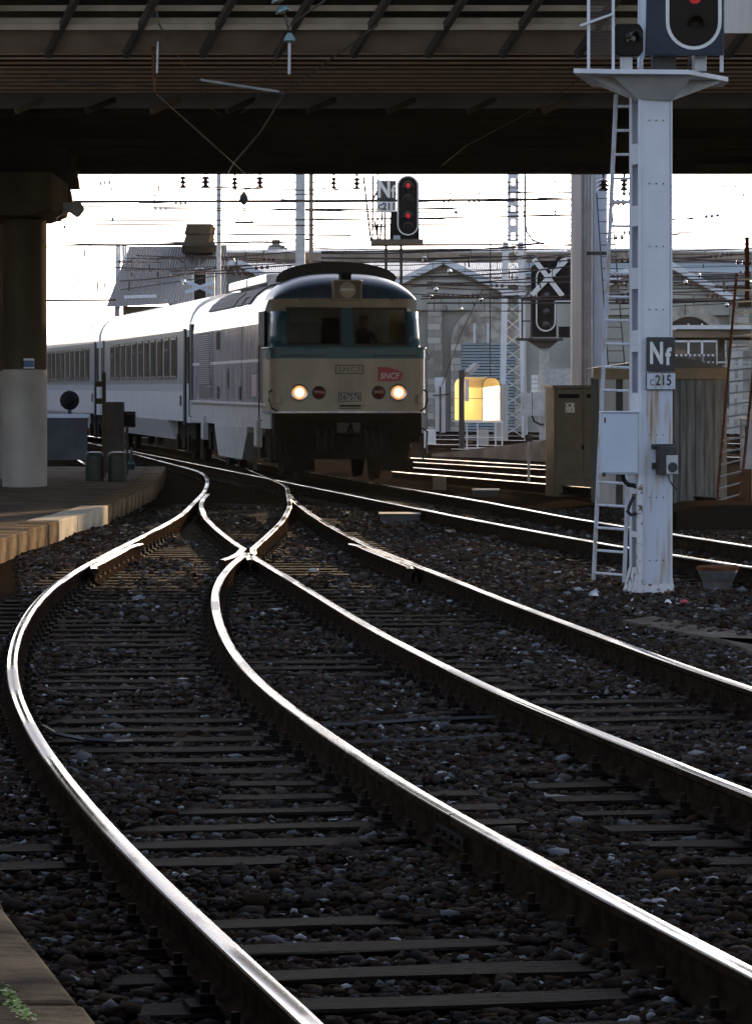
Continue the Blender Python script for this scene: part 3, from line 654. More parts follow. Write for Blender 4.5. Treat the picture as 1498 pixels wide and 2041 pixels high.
# plates
def fc(x, y, off=-.03): # px on the mast front -> local x, z
    u = (x-CX)/F*YM-base.x; return (u/math.cos(th+.05), zz(y))
def mplate(parent, xa, ya, xb, yb, y0, y1, name, m, bv=.003):
    (ua, za), (ub, zb) = fc(xa, ya), fc(xb, yb); mb = MB(); mb.box(ua, ub, y0, y1, zb, za); return Lm(mb).build(name, M[m], parent, bevel=bv)
sg = thing('letter_plate', 'black plate with white letters Nf on the near signal mast', 'signal plate', tuple(Rm @ Vector((0, -.03, zz(740)))))
mplate(sg, 1285, 672, 1342, 740, -.045, -.028, 'plate', 'plateblk')
def mtext(parent, s, x, y, size, m, bold=.0, sx=1, off=-.047, name='lettering'):
    u, z = fc(x, y); return text(parent, s, name, M[m], size, Rm @ Matrix.Translation((u, off, z)) @ FACE, .002, bold, sx)
mtext(sg, 'N', 1304, 706, .285, 'white_sign', .010, .66); mtext(sg, 'f', 1327, 712, .225, 'white_sign', .008, .80)
sg = thing('number_plate', 'rust stained white plate reading C 215 below the Nf plate', 'number plate', tuple(Rm @ Vector((0, -.03, zz(776)))))
mplate(sg, 1285, 744, 1342, 776, -.045, -.028, 'plate', 'white_dirty'); mplate(sg, 1284, 743, 1343, 777, -.043, -.03, 'rim', 'plateblk')
mtext(sg, 'C', 1295, 763, .085, 'plateblk', .0, .75); mtext(sg, '215', 1318, 759, .140, 'plateblk', .002, .80)
# telephone box
ph = thing('lineside_telephone', 'grey and cream telephone case on the near mast', 'telephone box', tuple(Rm @ Vector((.05, -.1, zz(945)))))
mplate(ph, 1295, 885, 1338, 894, -.05, -.02, 'bracket', 'steel_dark'); mplate(ph, 1296, 922, 1312, 934, -.05, -.02, 'bracket', 'steel_dark')
mplate(ph, 1302, 889, 1339, 945, -.15, -.05, 'case', 'steel_dark', .01); mplate(ph, 1316, 907, 1339, 944, -.165, -.15, 'cover', 'grey_white', .004)
u, z = fc(1328, 931); mb = MB(); mb.lathe([(.001,-.172),(.048,-.172),(.05,-.16)], (u, 0, z), 'y', 20); Lm(mb).build('ear_disc', M['steel_dark'], ph)
wire_thing('phone_cable', [W(1330,945,YM-.2), W(1334,958,YM-.22), W(1340,968,YM-.24), W(1348,976,YM-.24)], .008, 'short black cable hanging below the telephone case', 'cable', m='blackrub')
# cabinet on the left side
cb = thing('junction_cabinet', 'pale blue white metal cabinet on the left side of the mast', 'cabinet', W(1238, 946, YM-.05))
a, c = W(1197, 822, YM-.15), W(1271, 946, YM-.15)
mb = MB(); mb.box(a.x, c.x, YM-.14, YM+.12, c.z, a.z).build('case', M['blue_post'], cb, bevel=.012)
mb = MB(); mb.box(a.x+.008, c.x-.008, YM-.152, YM-.138, c.z+.02, a.z-.02).build('door', M['blue_post'], cb, bevel=.004)
MB().box(a.x-.006, c.x+.012, YM-.16, YM+.13, a.z-.002, a.z+.012).build('lid', M['white_paint'], cb, bevel=.004)
MB().box(a.x+.01, a.x+.04, YM-.17, YM-.15, c.z-.02, c.z+.02).build('padlock', M['steel_dark'], cb)
MB().box(a.x+.03, a.x+.045, YM-.1545, YM-.152, a.z-.10, a.z-.05).build('sticker', M['rust'], cb)
wire_thing('cabinet_hose', [W(1240,946,YM), W(1243,958,YM), W(1252,966,YM), W(1264,968,YM-.05), W(1275,975,YM-.05)], .024, 'black hose looping from the cabinet bottom to the mast', 'hose', m='blackrub')
wire_thing('cable_loop', [W(1262,990,YM), W(1252,1010,YM), W(1250,1020,YM-.1), W(1256,1026,YM-.1), W(1266,1024,YM)], .018, 'black cable loop tied against the mast below the cabinet', 'cable', m='blackrub')
# top platform
pf = 'bracket_plate'
zt = base.z+top
mb = MB(); P_ = [W(1142,160,YM-.5), W(1226,141,YM-.42), W(1372,138,YM-.35), W(1450,150,YM+.5), W(1440,150,YM+1.2), W(1180,150,YM+1.2)]
th_ = .045; zpl = zt+.0
vs = [(v.x, v.y, zt+.06) for v in P_] + [(v.x, v.y, zt+.06-th_) for v in P_]; k = len(P_)
MBp = MB().add(vs, [tuple(range(k)), tuple(range(k, 2*k))[::-1]] + [(i, (i+1) % k, k+(i+1) % k, k+i) for i in range(k)])
MBp.build('platform_plate', M['white_paint'], mast, bevel=.004)
cxm = base.x
for dx, dy in ((-.62, -.35), (-.30, -.30), (.25, -.28), (.66, .25), (-.5, .5)):
    mb = MB(); n_ = Vector((-dy, dx, 0)).normalized()*.006
    p0 = Vector((cxm+dx*.18, YM+.12+dy*.3, zt-.22)); p1 = Vector((cxm+dx*.18, YM+.12+dy*.3, zt+.014)); p2 = Vector((cxm+dx, YM+.12+dy, zt+.014)); p3 = Vector((cxm+dx, YM+.12+dy, zt-.01))
    mb.add([p0-n_, p1-n_, p2-n_, p3-n_, p0+n_, p1+n_, p2+n_, p3+n_], [(0,1,2,3),(7,6,5,4),(0,4,5,1),(1,5,6,2),(2,6,7,3),(3,7,4,0)]); mb.build('gusset', M['grey_white'], mast)
mb = MB(); mb.add([(cxm-.16, YM-.06, zt-.2), (cxm+.18, YM-.02, zt-.2), (cxm+.18, YM+.3, zt-.2), (cxm-.16, YM+.3, zt-.2), (cxm-.42, YM-.3, zt+.014), (cxm+.36, YM-.26, zt+.014), (cxm+.36, YM+.5, zt+.014), (cxm-.42, YM+.5, zt+.014)], [(0,3,2,1),(4,5,6,7),(0,1,5,4),(1,2,6,5),(2,3,7,6),(3,0,4,7)]); mb.build('head_plate', M['grey_white'], mast)
# main signal head
zf = zt+.06
hd = thing('colour_light_signal', 'large navy light signal with white border on the near mast', 'signal head', W(1365, 128, YM-.3))
YS = YM-.32
def q(x, y, Yd=None): return W(x, y, Yd or YS)
def panel(parent, pts, Yd, t, name, m, bevel=.0):
    P2 = [q(x, y, Yd) for x, y in pts]; return MB().prism([(v.x, v.z) for v in P2], Yd, Yd+t, 'y').build(name, m, parent, bevel=bevel)
def stadium(xa, xb, ytop, ybot, n=14):
    r = (xb-xa)/2; cx = (xa+xb)/2; pts = []
    for i in range(n+1): t_ = math.pi*i/n; pts.append((cx+r*math.cos(t_), ybot-r+r*math.sin(t_)))
    for i in range(n+1): t_ = math.pi+math.pi*i/n; pts.append((cx+r*math.cos(t_), ytop+r+r*math.sin(t_)))
    return pts
panel(hd, [(1285,110),(1441,110),(1440,-250),(1293,-250)], YS, .05, 'backboard', M['navy'], .006)
panel(hd, [(1285,110),(1293,-250),(1280,-250),(1276,128)], YS+.02, .5, 'side_shield', M['blue_post'])
panel(hd, stadium(1326,1437,-240,99), YS-.012, .012, 'border', M['white_sign'])
panel(hd, stadium(1333,1430,-232,92), YS-.02, .012, 'face', M['black'])
for i, y in enumerate((-6, 47, -70, -130)):
    c = q(1384, y if i else -6, YS-.02); r = .052
    v = MB(); n = 12; vs = []
    for k in range(n+1):
        t_ = math.pi*(-.05+1.1*k/n); ln = .20*math.sin(max(.15, min(1, math.sin(t_)+.25))*math.pi/2)
        for rr, dy in ((.085, 0), (.08, -ln)): vs.append((c.x+rr*math.cos(t_), c.y+dy, c.z+rr*math.sin(t_)+.01-(.03 if dy else 0)))
    v.add(vs, [(2*k, 2*k+1, 2*k+3, 2*k+2) for k in range(n)])
    ho = v.build('visor', M['black'], hd, smooth=True); s_ = ho.modifiers.new('thickness', 'SOLIDIFY'); s_.thickness = .004
    MB().lathe([(.001,-.02),(r*.6,-.016),(r,-.002),(r+.012,0)], c, 'y', 20).build('lens', M['sig_red'] if i == 0 else M['glass'], hd, smooth=True)
for x0_, x1_ in ((1298,1345),(1380,1405)):
    a, c = W(x0_,109,YM), W(x1_,136,YM); MB().box(a.x, c.x, YM-.12, YM+.15, zf, a.z+.05).build('mount', M['tin'] if x0_ > 1350 else M['steel_dark'], hd, bevel=.01)
a, c = W(1432,108,YM), W(1439,140,YM); MB().box(a.x, c.x, YM-.1, YM-.05, zf, a.z+1.0).build('post', M['white_paint'], hd)
wire_thing('signal_cable', [W(1368,104,YM-.2), W(1373,116,YM-.25), W(1371,130,YM-.2), W(1368,137,YM-.15)], .014, 'black cable dropping from the signal head to its platform', 'cable', m='blackrub')
# small dark lamp housing
lh = thing('marker_light', 'small dark rounded lamp housing with hood beside the signal head', 'signal lamp', (W(1252,128,YM).x, YM-.3, zf))
a, c = W(1224,47,YM-.4), W(1281,112,YM-.4)
MB().prism([(a.x+.0,c.z+.03),(a.x+.04,c.z),(c.x-.04,c.z),(c.x,c.z+.05),(c.x,a.z-.06),(c.x-.04,a.z),(a.x+.02,a.z),(a.x,a.z-.03)], YM-.4, YM-.2, 'y').build('housing', M['black'], lh, bevel=.012)
c_ = W(1256,78,YM-.41); v = MB(); vs = []; n = 10
for k in range(n+1):
    t_ = math.pi*(-.1+1.15*k/n)
    for rr, dy in ((.065, 0), (.05, -.16)): vs.append((c_.x+rr*math.cos(t_)+(.05 if dy else 0), c_.y+dy, c_.z+rr*math.sin(t_)+(.02 if dy else 0)))
v.add(vs, [(2*k, 2*k+1, 2*k+3, 2*k+2) for k in range(n)]); ho = v.build('visor', M['steel_dark'], lh, smooth=True); s_ = ho.modifiers.new('thickness', 'SOLIDIFY'); s_.thickness = .004
MB().lathe([(.001,-.01),(.045,-.006),(.05,0)], c_, 'y', 16).build('lens', M['glass'], lh)
MB().box(a.x+.06, c.x-.1, YM-.36, YM-.24, zf, c.z).build('foot', M['grey_white'], lh)
# mesh guard cage
cg = thing('mesh_guard', 'white framed wire mesh guard at the left end of the mast platform', 'guard cage', (W(1190,140,YM).x, YM-.4, zf))
ca, cb_, cc_ = W(1172,150,YM-.45), W(1221,135,YM-.38), W(1274,130,YM+.6)
for p_ in (ca, cb_, cc_): MB().bar((p_.x, p_.y, zf), (p_.x, p_.y, zf+1.5), .028).build('frame_post', M['white_paint'], cg)
MB().bar(W(1155,51,YM-.5), W(1222,27,YM-.42), .022).build('frame_rail', M['white_paint'], cg)
MB().bar((W(1280,0,YM).x, YM+.3, zf), (W(1280,0,YM).x, YM+.3, zf+1.5), .05).build('frame_post', M['white_paint'], cg)
mb = MB(); nz = 44
for i in range(nz): z = zf+.12+i*.03; mb.bar((ca.x+.012, ca.y, z), (cb_.x-.012, cb_.y, z), .006)
for i in range(12): t_ = (i+.5)/12; p_ = ca.lerp(cb_, t_); mb.bar((p_.x, p_.y, zf+.1), (p_.x, p_.y, zf+1.45), .005)
mb.build('mesh', M['steel_dark'], cg)
mb = MB()
for i in range(nz): z = zf+.12+i*.03; mb.bar((ca.x+.012, ca.y+.35, z+.012), (cb_.x-.012, cb_.y+.3, z+.012), .005)
for i in range(10): t_ = (i+.5)/10; p_ = ca.lerp(cb_, t_); mb.bar((p_.x, p_.y+.32, zf+.1), (p_.x, p_.y+.32, zf+1.45), .005)
mb.build('mesh', M['rust'], cg)
# ladder against the mast
def ladder(name, lb, a0, a1, b0, b1, n, r, m, rung_m=None, group='ladders on signal masts', zoff=0):
    ld = thing(name, lb, 'ladder', a0, group)
    MB().bar(a0, a1, r*2, r*1.6).build('side_rail', M[m], ld); MB().bar(b0, b1, r*2, r*1.6).build('side_rail', M[m], ld)
    for i in range(n):
        t_ = (i+.3)/(n-.2); MB().cyl(a0.lerp(a1, t_), b0.lerp(b1, t_), r*.72, n=8).build('rung', M[rung_m or m], ld)
    return ld
ladder('ladder', 'long pale ladder leaning against the left side of the near signal mast', W(1182,1155,38.2), W(1227,188,YM+.6), W(1243,1160,37.9), W(1278,188,YM+.5), 21, .019, 'white_dirty')

# ---------------------------------------------------------------- things on the ground around the mast
s_ = thing('cable_stump', 'low rusty topped junction box on the ballast right of the mast', 'junction box', GP(1432, 1182, G_Z))
Yc = GP(1432, 1182, G_Z).y; a, c = W(1390,1132,Yc), W(1476,1180,Yc); cxx = (a.x+c.x)/2; wd = (c.x-a.x)/2
MB().lathe([(wd*.62, G_Z-.02), (wd*.70, G_Z+.10), (wd*.92, a.z-.05), (wd*.92, a.z-.02)], (cxx, Yc+.2, 0), 'z', 10).build('body', mat('stained_grey', (.10,.13,.14), (.10,.06,.04), 9, .6, stretch=(1,1,.3)), s_)
MB().lathe([(wd*1.0, a.z-.03), (wd*1.02, a.z), (wd*.9, a.z+.015)], (cxx, Yc+.2, 0), 'z', 10).build('lid', M['rust'], s_)
def slab(name, pts, lb, m, t_=.03, cat='board', g=None, up=.055):
    P3 = [GP(x, y, G_Z+(up if name == 'cable_cover' else .032)) for x, y in pts]; mb = MB(); k = len(P3)
    vs = [p_ for p_ in P3] + [p_-Vector((0,0,t_+(.06 if name == 'cable_cover' else .0))) for p_ in P3]
    mb.add(vs, [tuple(range(k)), tuple(range(k, 2*k))[::-1]] + [(i, (i+1) % k, k+(i+1) % k, k+i) for i in range(k)])
    c = sum(P3, Vector())/k; return solo(mb, name, M[m], lb, cat, (c.x, c.y, G_Z), g)
slab('cable_cover', [(1238,1236),(1300,1228),(1498,1262),(1560,1275),(1498,1284),(1370,1262)], 'long flat dark cover slab on the ballast below the mast', 'plat_top', cat='cover slab', g='cable cover slabs')
slab('cable_cover', [(1428,1270),(1560,1275),(1600,1330),(1498,1298)], 'flat cover slab cut by the right edge of the picture', 'plat_top', cat='cover slab', g='cable cover slabs')
slab('wood_offcut', [(1083,1579),(1160,1590),(1163,1597),(1084,1586)], 'pale narrow offcut of wood lying on the stones', 'wood', .012)
slab('wood_offcut', [(880,1098),(972,1078),(978,1084),(900,1106)], 'dark flat board on the stones between the tracks', 'conc_dark', .02)
slab('paper_scrap', [(905,1046),(885,1050),(888,1062),(908,1060)], 'small white scrap lying between the near and middle tracks', 'white_sign', .02, 'litter')
slab('paper_scrap', [(1222,1109),(1233,1106),(1235,1111),(1226,1115)], 'tiny white scrap between the rails of the middle track', 'white_sign', .02, 'litter')
for i, (x, y, sx, h) in enumerate(((1186,1191,7,.03),(455,1198,0,0),(1262,1200,10,.02),(1330,1205,14,.03))):
    if sx: solo(MB().lathe([(.02,0),(.035,.015),(.02,h+.01),(.001,h+.02)], (0,0,0), 'z', 7), 'litter', M['white_sign'], ['pale crumpled scrap left of the mast foot','', 'white crumpled scrap in front of the mast foot', 'large white crumpled scrap right of the mast foot'][i], 'litter', (0,0,0)).location = GP(x, y, G_Z+.02)
rd = solo(MB().lathe([(.02,0),(.05,.01),(.03,.03),(.001,.04)], (0,0,0), 'z', 7), 'litter', mat('red_plastic', (.4,.03,.04), rough=.5), 'crumpled red plastic scrap right of the mast foot', 'litter', (0,0,0)); rd.location = GP(1362, 1203, G_Z+.02)
def boxthing(name, lb, cat, xa, xb, ytop, ybase, m, dep=.3, lid=None, group=None, zb=G_Z, bevel=.01):
    b0 = GP((xa+xb)/2, ybase, zb); a, c = W(xa, ytop, b0.y), W(xb, ybase, b0.y)
    if lid:
        t_ = thing(name, lb, cat, b0, group); MB().box(a.x, c.x, b0.y, b0.y+dep, zb-.01, a.z-.025).build('body', M[m], t_, bevel=bevel); MB().box(a.x-.02, c.x+.02, b0.y-.02, b0.y+dep+.02, a.z-.025, a.z).build('lid', M[lid], t_, bevel=bevel*.5); return t_
    return solo(MB().box(a.x, c.x, b0.y, b0.y+dep, zb-.01, a.z), name, M[m], lb, cat, b0, group, bevel=bevel)
boxthing('point_motor', 'dark low box between the near switch and the locomotive track', 'point machine', 757, 836, 1024, 1046, 'steel_dark', .8, 'steel_dark')
boxthing('rail_marker', 'small upright block beyond the locomotive track, left one', 'marker block', 862, 889, 951, 978, 'conc', .2)
boxthing('rail_marker', 'small pale topped block beyond the locomotive track, right one', 'marker block', 970, 998, 960, 976, 'conc', .2)
boxthing('cable_trough', 'long dark trough cover beyond the locomotive track', 'cable trough', 943, 993, 975, 990, 'steel_dark', .3, 'grey_white')
p0 = GP(1053, 976, G_Z); t_ = thing('marker_post', 'thin pale post with a small brown head standing beyond the locomotive track', 'marker post', p0)
a = W(1053, 880, p0.y); MB().box(a.x-.025, a.x+.025, p0.y-.025, p0.y+.025, G_Z-.02, a.z).build('shaft', M['grey_white'], t_); c = W(1053,866,p0.y); MB().box(a.x-.07, a.x+.07, p0.y-.04, p0.y+.04, a.z, c.z).build('head', M['steel_dark'], t_)
# low concrete retaining wall
a = [GP(860,910,G_Z), GP(960,905,G_Z), GP(1090,925,G_Z)]
ws = [W(860,905,a[0].y), W(960,893,a[0].y-2), W(1095,876,a[0].y-8)]
mb = MB(); vs = []
for v in ws: vs += [(v.x, v.y, G_Z-.1), (v.x, v.y, v.z), (v.x+.1, v.y+.35, v.z), (v.x+.1, v.y+.35, G_Z-.1)]
mb.add(vs, [(i*4+k, i*4+k+1, i*4+k+5, i*4+k+4) for i in range(2) for k in range(3)] + [(0,1,2,3),(11,10,9,8)])
solo(mb, 'retaining_wall', M['conc'], 'low concrete wall rising to the right behind the side tracks', 'low wall', (ws[1].x, ws[1].y, G_Z))
# brown relay cabinet
cbn = GP(1140, 990, G_Z); Yc = cbn.y; a, c = W(1090,770,Yc), W(1185,990,Yc)
t_ = thing('relay_cabinet', 'brown metal relay cabinet with double doors left of the shed', 'relay cabinet', cbn)
xl = W(1104,770,Yc).x
MB().box(xl, c.x, Yc, Yc+.7, G_Z, a.z-.04).build('body', M['cab_brown'], t_, bevel=.01)
mb = MB(); mb.add([(a.x, Yc+.55, G_Z),(xl-.002, Yc, G_Z),(xl-.002, Yc, a.z-.04),(a.x, Yc+.55, a.z-.04)], [(0,1,2,3)]); 
mb2 = MB(); mb2.prism([(a.x, Yc+.6), (xl-.003, Yc-.0), (xl-.003, Yc+.7), (a.x, Yc+.7)], G_Z, a.z-.04, 'z').build('side_panel', M['steel_dark'], t_)
MB().prism([(a.x-.05, Yc+.6), (xl-.03, Yc-.06), (c.x+.03, Yc-.06), (c.x+.03, Yc+.75), (a.x-.05, Yc+.75)], a.z-.04, a.z+.02, 'z').build('roof', M['cab_brown'], t_, bevel=.006)
xm = W(1161,800,Yc).x
for x0_, x1_ in ((xl+.02, xm-.006), (xm+.006, c.x-.01)):
    dr = MB().box(x0_, x1_, Yc-.018, Yc-.002, G_Z+.32, a.z-.07).build('door', M['cab_brown'], t_, bevel=.004)
    MB().box(x0_+.06, x1_-.06 if x1_-x0_ > .3 else x1_-.02, Yc-.024, Yc-.017, a.z-.22, a.z-.14).build('vent', M['black'], dr)
MB().box(xm-.03, xm+.02, Yc-.04, Yc-.018, W(0,892,Yc).z-.04, W(0,892,Yc).z+.05).build('handle', M['black'], t_)
a2, c2 = W(1126,803,Yc), W(1144,822,Yc); pl = MB().box(a2.x, c2.x, Yc-.028, Yc-.018, c2.z, a2.z).build('label_plate', M['white_sign'], t_)
for s_t, yy_ in (('CM 2', 808), ('U 31', 817)): text(pl, s_t, 'lettering', M['plateblk'], .10, Matrix.Translation(W(1135, yy_, Yc-.03)) @ FACE, .001, .001, .75)
# wooden shed with low pitched roof
Ys = 62.6; a, c = W(1186,742,Ys), W(1450,1008,Ys); zb = c.z; tp = W(0,752,Ys).z
sh = thing('shed', 'weathered grey plank shed with low pitched roof behind the mast', 'shed', ((a.x+c.x)/2, Ys, zb))
xlw = W(1192,0,Ys).x; xg = W(1268,0,Ys).x; xrw = W(1448,0,Ys).x
mb = MB(); mb.box(xlw+.01, xrw-.01, Ys+.01, Ys+2.4, zb, tp)
x = xlw
while x < xrw-.02:
    wbd = min(random.choice((.11,.15,.17,.2)), xrw-x); d0 = random.uniform(-.028, 0); mb.box(x+.007, x+wbd-.007, Ys+d0, Ys+.03, zb+random.uniform(0,.02), tp-.002); x += wbd
mb.build('walls', M['wood'], sh)
for x0_, x1_ in ((1193,1226),(1240,1262)):
    MB().box(W(x0_,0,Ys).x, W(x1_,0,Ys).x, Ys-.06, Ys-.03, zb+.02, tp-.03).build('pale_panel', M['pink_post'], sh)
MB().box(W(1227,0,Ys).x, W(1239,0,Ys).x, Ys-.065, Ys-.03, zb+.02, tp-.03).build('corner_post', M['steel_dark'], sh)
xc_ = W(1345,0,Ys).x; xa_, xb_ = W(1181,0,Ys).x, W(1451,0,Ys).x; ztp = W(0,731,Ys).z; zap = W(0,712,Ys).z
MB().box(xa_, xb_, Ys-.10, Ys-.05, tp-.03, ztp-.02).build('fascia_board', M['trimwood'], sh, bevel=.004)
MB().prism([(xa_, ztp-.02), (xb_, ztp-.02), (xc_+.1, zap), (xc_-.1, zap)], Ys-.12, Ys+2.5, 'y').build('roof', M['cab_brown'], sh)
# sooty concrete block under the shed
a, c = W(1330,1008,60.5), W(1700,1062,60.5)
mb = MB(); pts = [(W(1346,0,60.5).x, G_Z-.05), (W(1346,0,60.5).x, W(0,1016,60.5).z), (W(1380,0,60.5).x, W(0,1009,60.5).z), (W(1440,0,60.5).x, W(0,1008,60.5).z), (c.x, W(0,1010,60.5).z), (c.x, G_Z-.05)]
Yk = GP(1400,1062,G_Z).y
sc_ = Yk/60.5
mb.prism([(W(x,0,Yk).x, z) for x, z in ((1345,G_Z-.05),(1348,W(0,1022,Yk).z),(1385,W(0,1010,Yk).z),(1440,W(0,1007,Yk).z),(1700,W(0,1010,Yk).z),(1700,G_Z-.05))], Yk, Yk+2.5, 'y')
solo(mb, 'concrete_ledge', M['conc_dark'], 'dark sooty concrete ledge in front of the plank shed', 'low wall', (W(1440,0,Yk).x, Yk, G_Z))
# right edge: rusty ladder, box, post
ladder('ladder', 'rusty ladder at the right edge in front of the shed corner', W(1427,1005,61), W(1467,545,63), W(1474,992,61), W(1520,545,63), 20, .02, 'rust', 'tin')
boxt = thing('junction_cabinet', 'pale box with red sticker cut by the right edge of the picture', 'cabinet', W(1500, 935, 62))
a, c = W(1477,838,62), W(1540,935,62); MB().box(a.x, c.x, 62, 62.3, c.z, a.z).build('case', M['grey_white'], boxt, bevel=.01); MB().box(a.x-.01, c.x+.01, 61.98, 62.32, a.z, a.z+.04).build('lid', M['pink_post'], boxt)
MB().box(a.x+.05, a.x+.08, 61.993, 62, a.z-.2, a.z-.1).build('sticker', M['rust'], boxt)
MB().bar(W(1510,1000,62.15), W(1510,500,62.15), .2).build('post', M['grey_white'], boxt)
a, c = W(1484,472,70), W(1492,604,70); t_ = thing('rusty_mast', 'short rusty post standing on a beam at the right edge', 'post', (a.x, 70, c.z))
MB().box(a.x, c.x, 70, 70.08, c.z, a.z).build('shaft', M['rust'], t_); MB().bar(W(1468,608,70.1), W(1620,608,70.1), .09).build('beam', M['cab_brown'], t_); MB().bar(W(1560,608,70.1), W(1560,1000,70.1), .15).build('support', M['cab_brown'], t_)
# ---------------------------------------------------------------- locomotive (own axes: x across, y towards its tail, z up)
YL = 72.0; al = R(8.1)
loco = thing('diesel_locomotive', 'cream and teal diesel locomotive with lit headlamps coming out from under the bridge', 'locomotive', (-.52, YL, 0), rz=al)
K = dict(local=True)
HWD = 1.50
def outline(hw, y0, r, y1):     # plan of a rounded nose
    pts = [(-hw, y1)]
    for i in range(7):
        t_ = math.pi/2*i/6; pts.append((-hw+r*(1-math.cos(t_)), y0+r*.75*(1-math.sin(t_))))
    for i in range(7):
        t_ = math.pi/2*(1-i/6); pts.append((hw-r*(1-math.cos(t_)), y0+r*.75*(1-math.sin(t_))))
    pts.append((hw, y1)); return pts
MB().prism(outline(HWD, 0, .30, 1.35), 1.34, 2.35, 'z').build('nose', M['cream'], loco, smooth=True, **K)
MB().prism(outline(HWD+.004, -.004, .30, 1.35), 2.351, 2.53, 'z').build('waist_band', M['teal'], loco, smooth=True, **K)
MB().prism(outline(HWD+.03, -.03, .30, 1.35), 2.53, 2.57, 'z').build('ledge', M['teal'], loco, smooth=True, bevel=.008, **K)
MB().prism(outline(HWD+.012, -.012, .30, 1.35), 1.31, 1.345, 'z').build('bottom_trim', M['silver'], loco, smooth=True, **K)
for x in (-.9, .9): MB().box(x-.42, x+.42, -.022, -.006, 2.395, 2.42).build('grab_rail', M['steel_dark'], loco, **K)
# windscreen wall: slanted pillars around two openings
def ywall(z): return .10+(z-2.57)*.20
def slant(xa, xb, za, zb, th_=.10, curve=None):
    mb = MB(); mb.add([(xa, ywall(za), za), (xb, ywall(za), za), (xb, ywall(zb), zb), (xa, ywall(zb), zb), (xa, ywall(za)+th_, za), (xb, ywall(za)+th_, za), (xb, ywall(zb)+th_, zb), (xa, ywall(zb)+th_, zb)], [(0,1,2,3),(7,6,5,4),(0,4,5,1),(1,5,6,2),(2,6,7,3),(3,7,4,0)]); return mb
ZW0, ZW1 = 2.60, 3.33
slant(-1.17, 1.17, 2.57, ZW0).build('windscreen_sill', M['teal'], loco, **K)
slant(-.115, .105, ZW0, ZW1).build('centre_pillar', M['teal'], loco, **K)
def corner(sgn):
    mb = MB(); prof = []
    for i in range(8):
        t_ = math.pi/2*i/7; prof.append((1.17+.27*math.sin(t_), .34*(1-math.cos(t_))))
    prof.append((1.44, 1.35)); rows_ = []
    for z in (2.57, 2.8, 3.05, 3.26): rows_.append([(sgn*(x-(z-2.57)*.045), ywall(z)+y, z) for x, y in prof])
    k = len(prof); mb.add([v for r_ in rows_ for v in r_], [(j*k+i, j*k+i+1, (j+1)*k+i+1, (j+1)*k+i) for j in range(3) for i in range(k-1)]); return mb
for sg in (-1, 1):
    o = corner(sg).build('corner_pillar', M['teal'], loco, smooth=True, **K); s_ = o.modifiers.new('thickness', 'SOLIDIFY'); s_.thickness = .03
# brow and dome over the windscreen
def dome(z0, z1, ya, yb, hw, mats, nx=28, ny=12, top=4.02):
    mb = MB(); rows_ = []
    for j in range(ny+1):
        t_ = j/ny; rows_.append((t_,))
    return mb
mb = MB(); nx, nphi = 36, 10; grid = []
for j in range(nphi+1):
    ph_ = math.pi/2*j/nphi; row = []
    for i in range(nx+1):
        u = -1+2*i/nx; se = math.copysign(abs(math.sin(u*math.pi/2))**.9, u)
        x = se*1.415; crown = .52*max(0, 1-abs(se)**2.6)**.55      # cross-section height over 3.52
        y = ywall(3.5)+.02+1.15*(1-math.sin(ph_)**.0 if False else 1-math.cos(ph_)) + .30*abs(se)**4
        z = 3.50 + crown*math.sin(ph_)**.72 if j else 3.50
        row.append((x*(1-.02*math.cos(ph_)), y, z))
    grid += row
mb.add(grid, [(j*(nx+1)+i, j*(nx+1)+i+1, (j+1)*(nx+1)+i+1, (j+1)*(nx+1)+i) for j in range(nphi) for i in range(nx)])
mb.build('cab_roof', M['blue_roof'], loco, smooth=True, **K)
mb = MB(); pts = []
for i in range(nx+1):
    u = -1+2*i/nx; se = math.copysign(abs(math.sin(u*math.pi/2))**.9, u)
    yb_ = .30*abs(se)**4
    pts += [(se*1.40, ywall(3.5)+.02+yb_, 3.505), (se*1.405, ywall(3.32)+.0+yb_, 3.27 if abs(se) > .9 else 3.33)]
mb.add(pts, [(2*i, 2*i+1, 2*i+3, 2*i+2) for i in range(nx)]); mb.build('brow_panel', M['cream'], loco, smooth=True, **K)
MB().box(-.9, .9, ywall(3.33)+.09, ywall(3.33)+.16, 3.33, 3.5).build('brow_back', M['cab_in'], loco, **K)
# windscreens with rubber frames
for xa, xb in ((-1.17, -.115), (.105, 1.15)):
    fr = MB()
    for (a0, a1, b0, b1) in ((xa, xb, ZW0-.005, ZW0+.035), (xa, xb, ZW1-.035, ZW1+.005), (xa-.005, xa+.035, ZW0, ZW1), (xb-.035, xb+.005, ZW0, ZW1)):
        q_ = slant(a0, a1, b0, b1, .03); q_.v = [(x, y-.014, z) for x, y, z in q_.v]; fr.add(q_.v, q_.f)
    fo = fr.build('windscreen', M['blackrub'], loco, **K)
    q_ = slant(xa+.03, xb-.03, ZW0+.03, ZW1-.03, .012); g_ = q_.build('pane', M['screen'], fo, **K)
    wp = MB(); xm_ = xa+.35; wp.bar((xm_, ywall(2.62)-.03, 2.62), (xm_+.25, ywall(2.95)-.03, 2.95), .012).bar((xm_+.14, ywall(2.8)-.032, 2.80), (xm_+.36, ywall(3.1)-.032, 3.10), .014); wp.build('wiper', M['blackrub'], fo, **K)
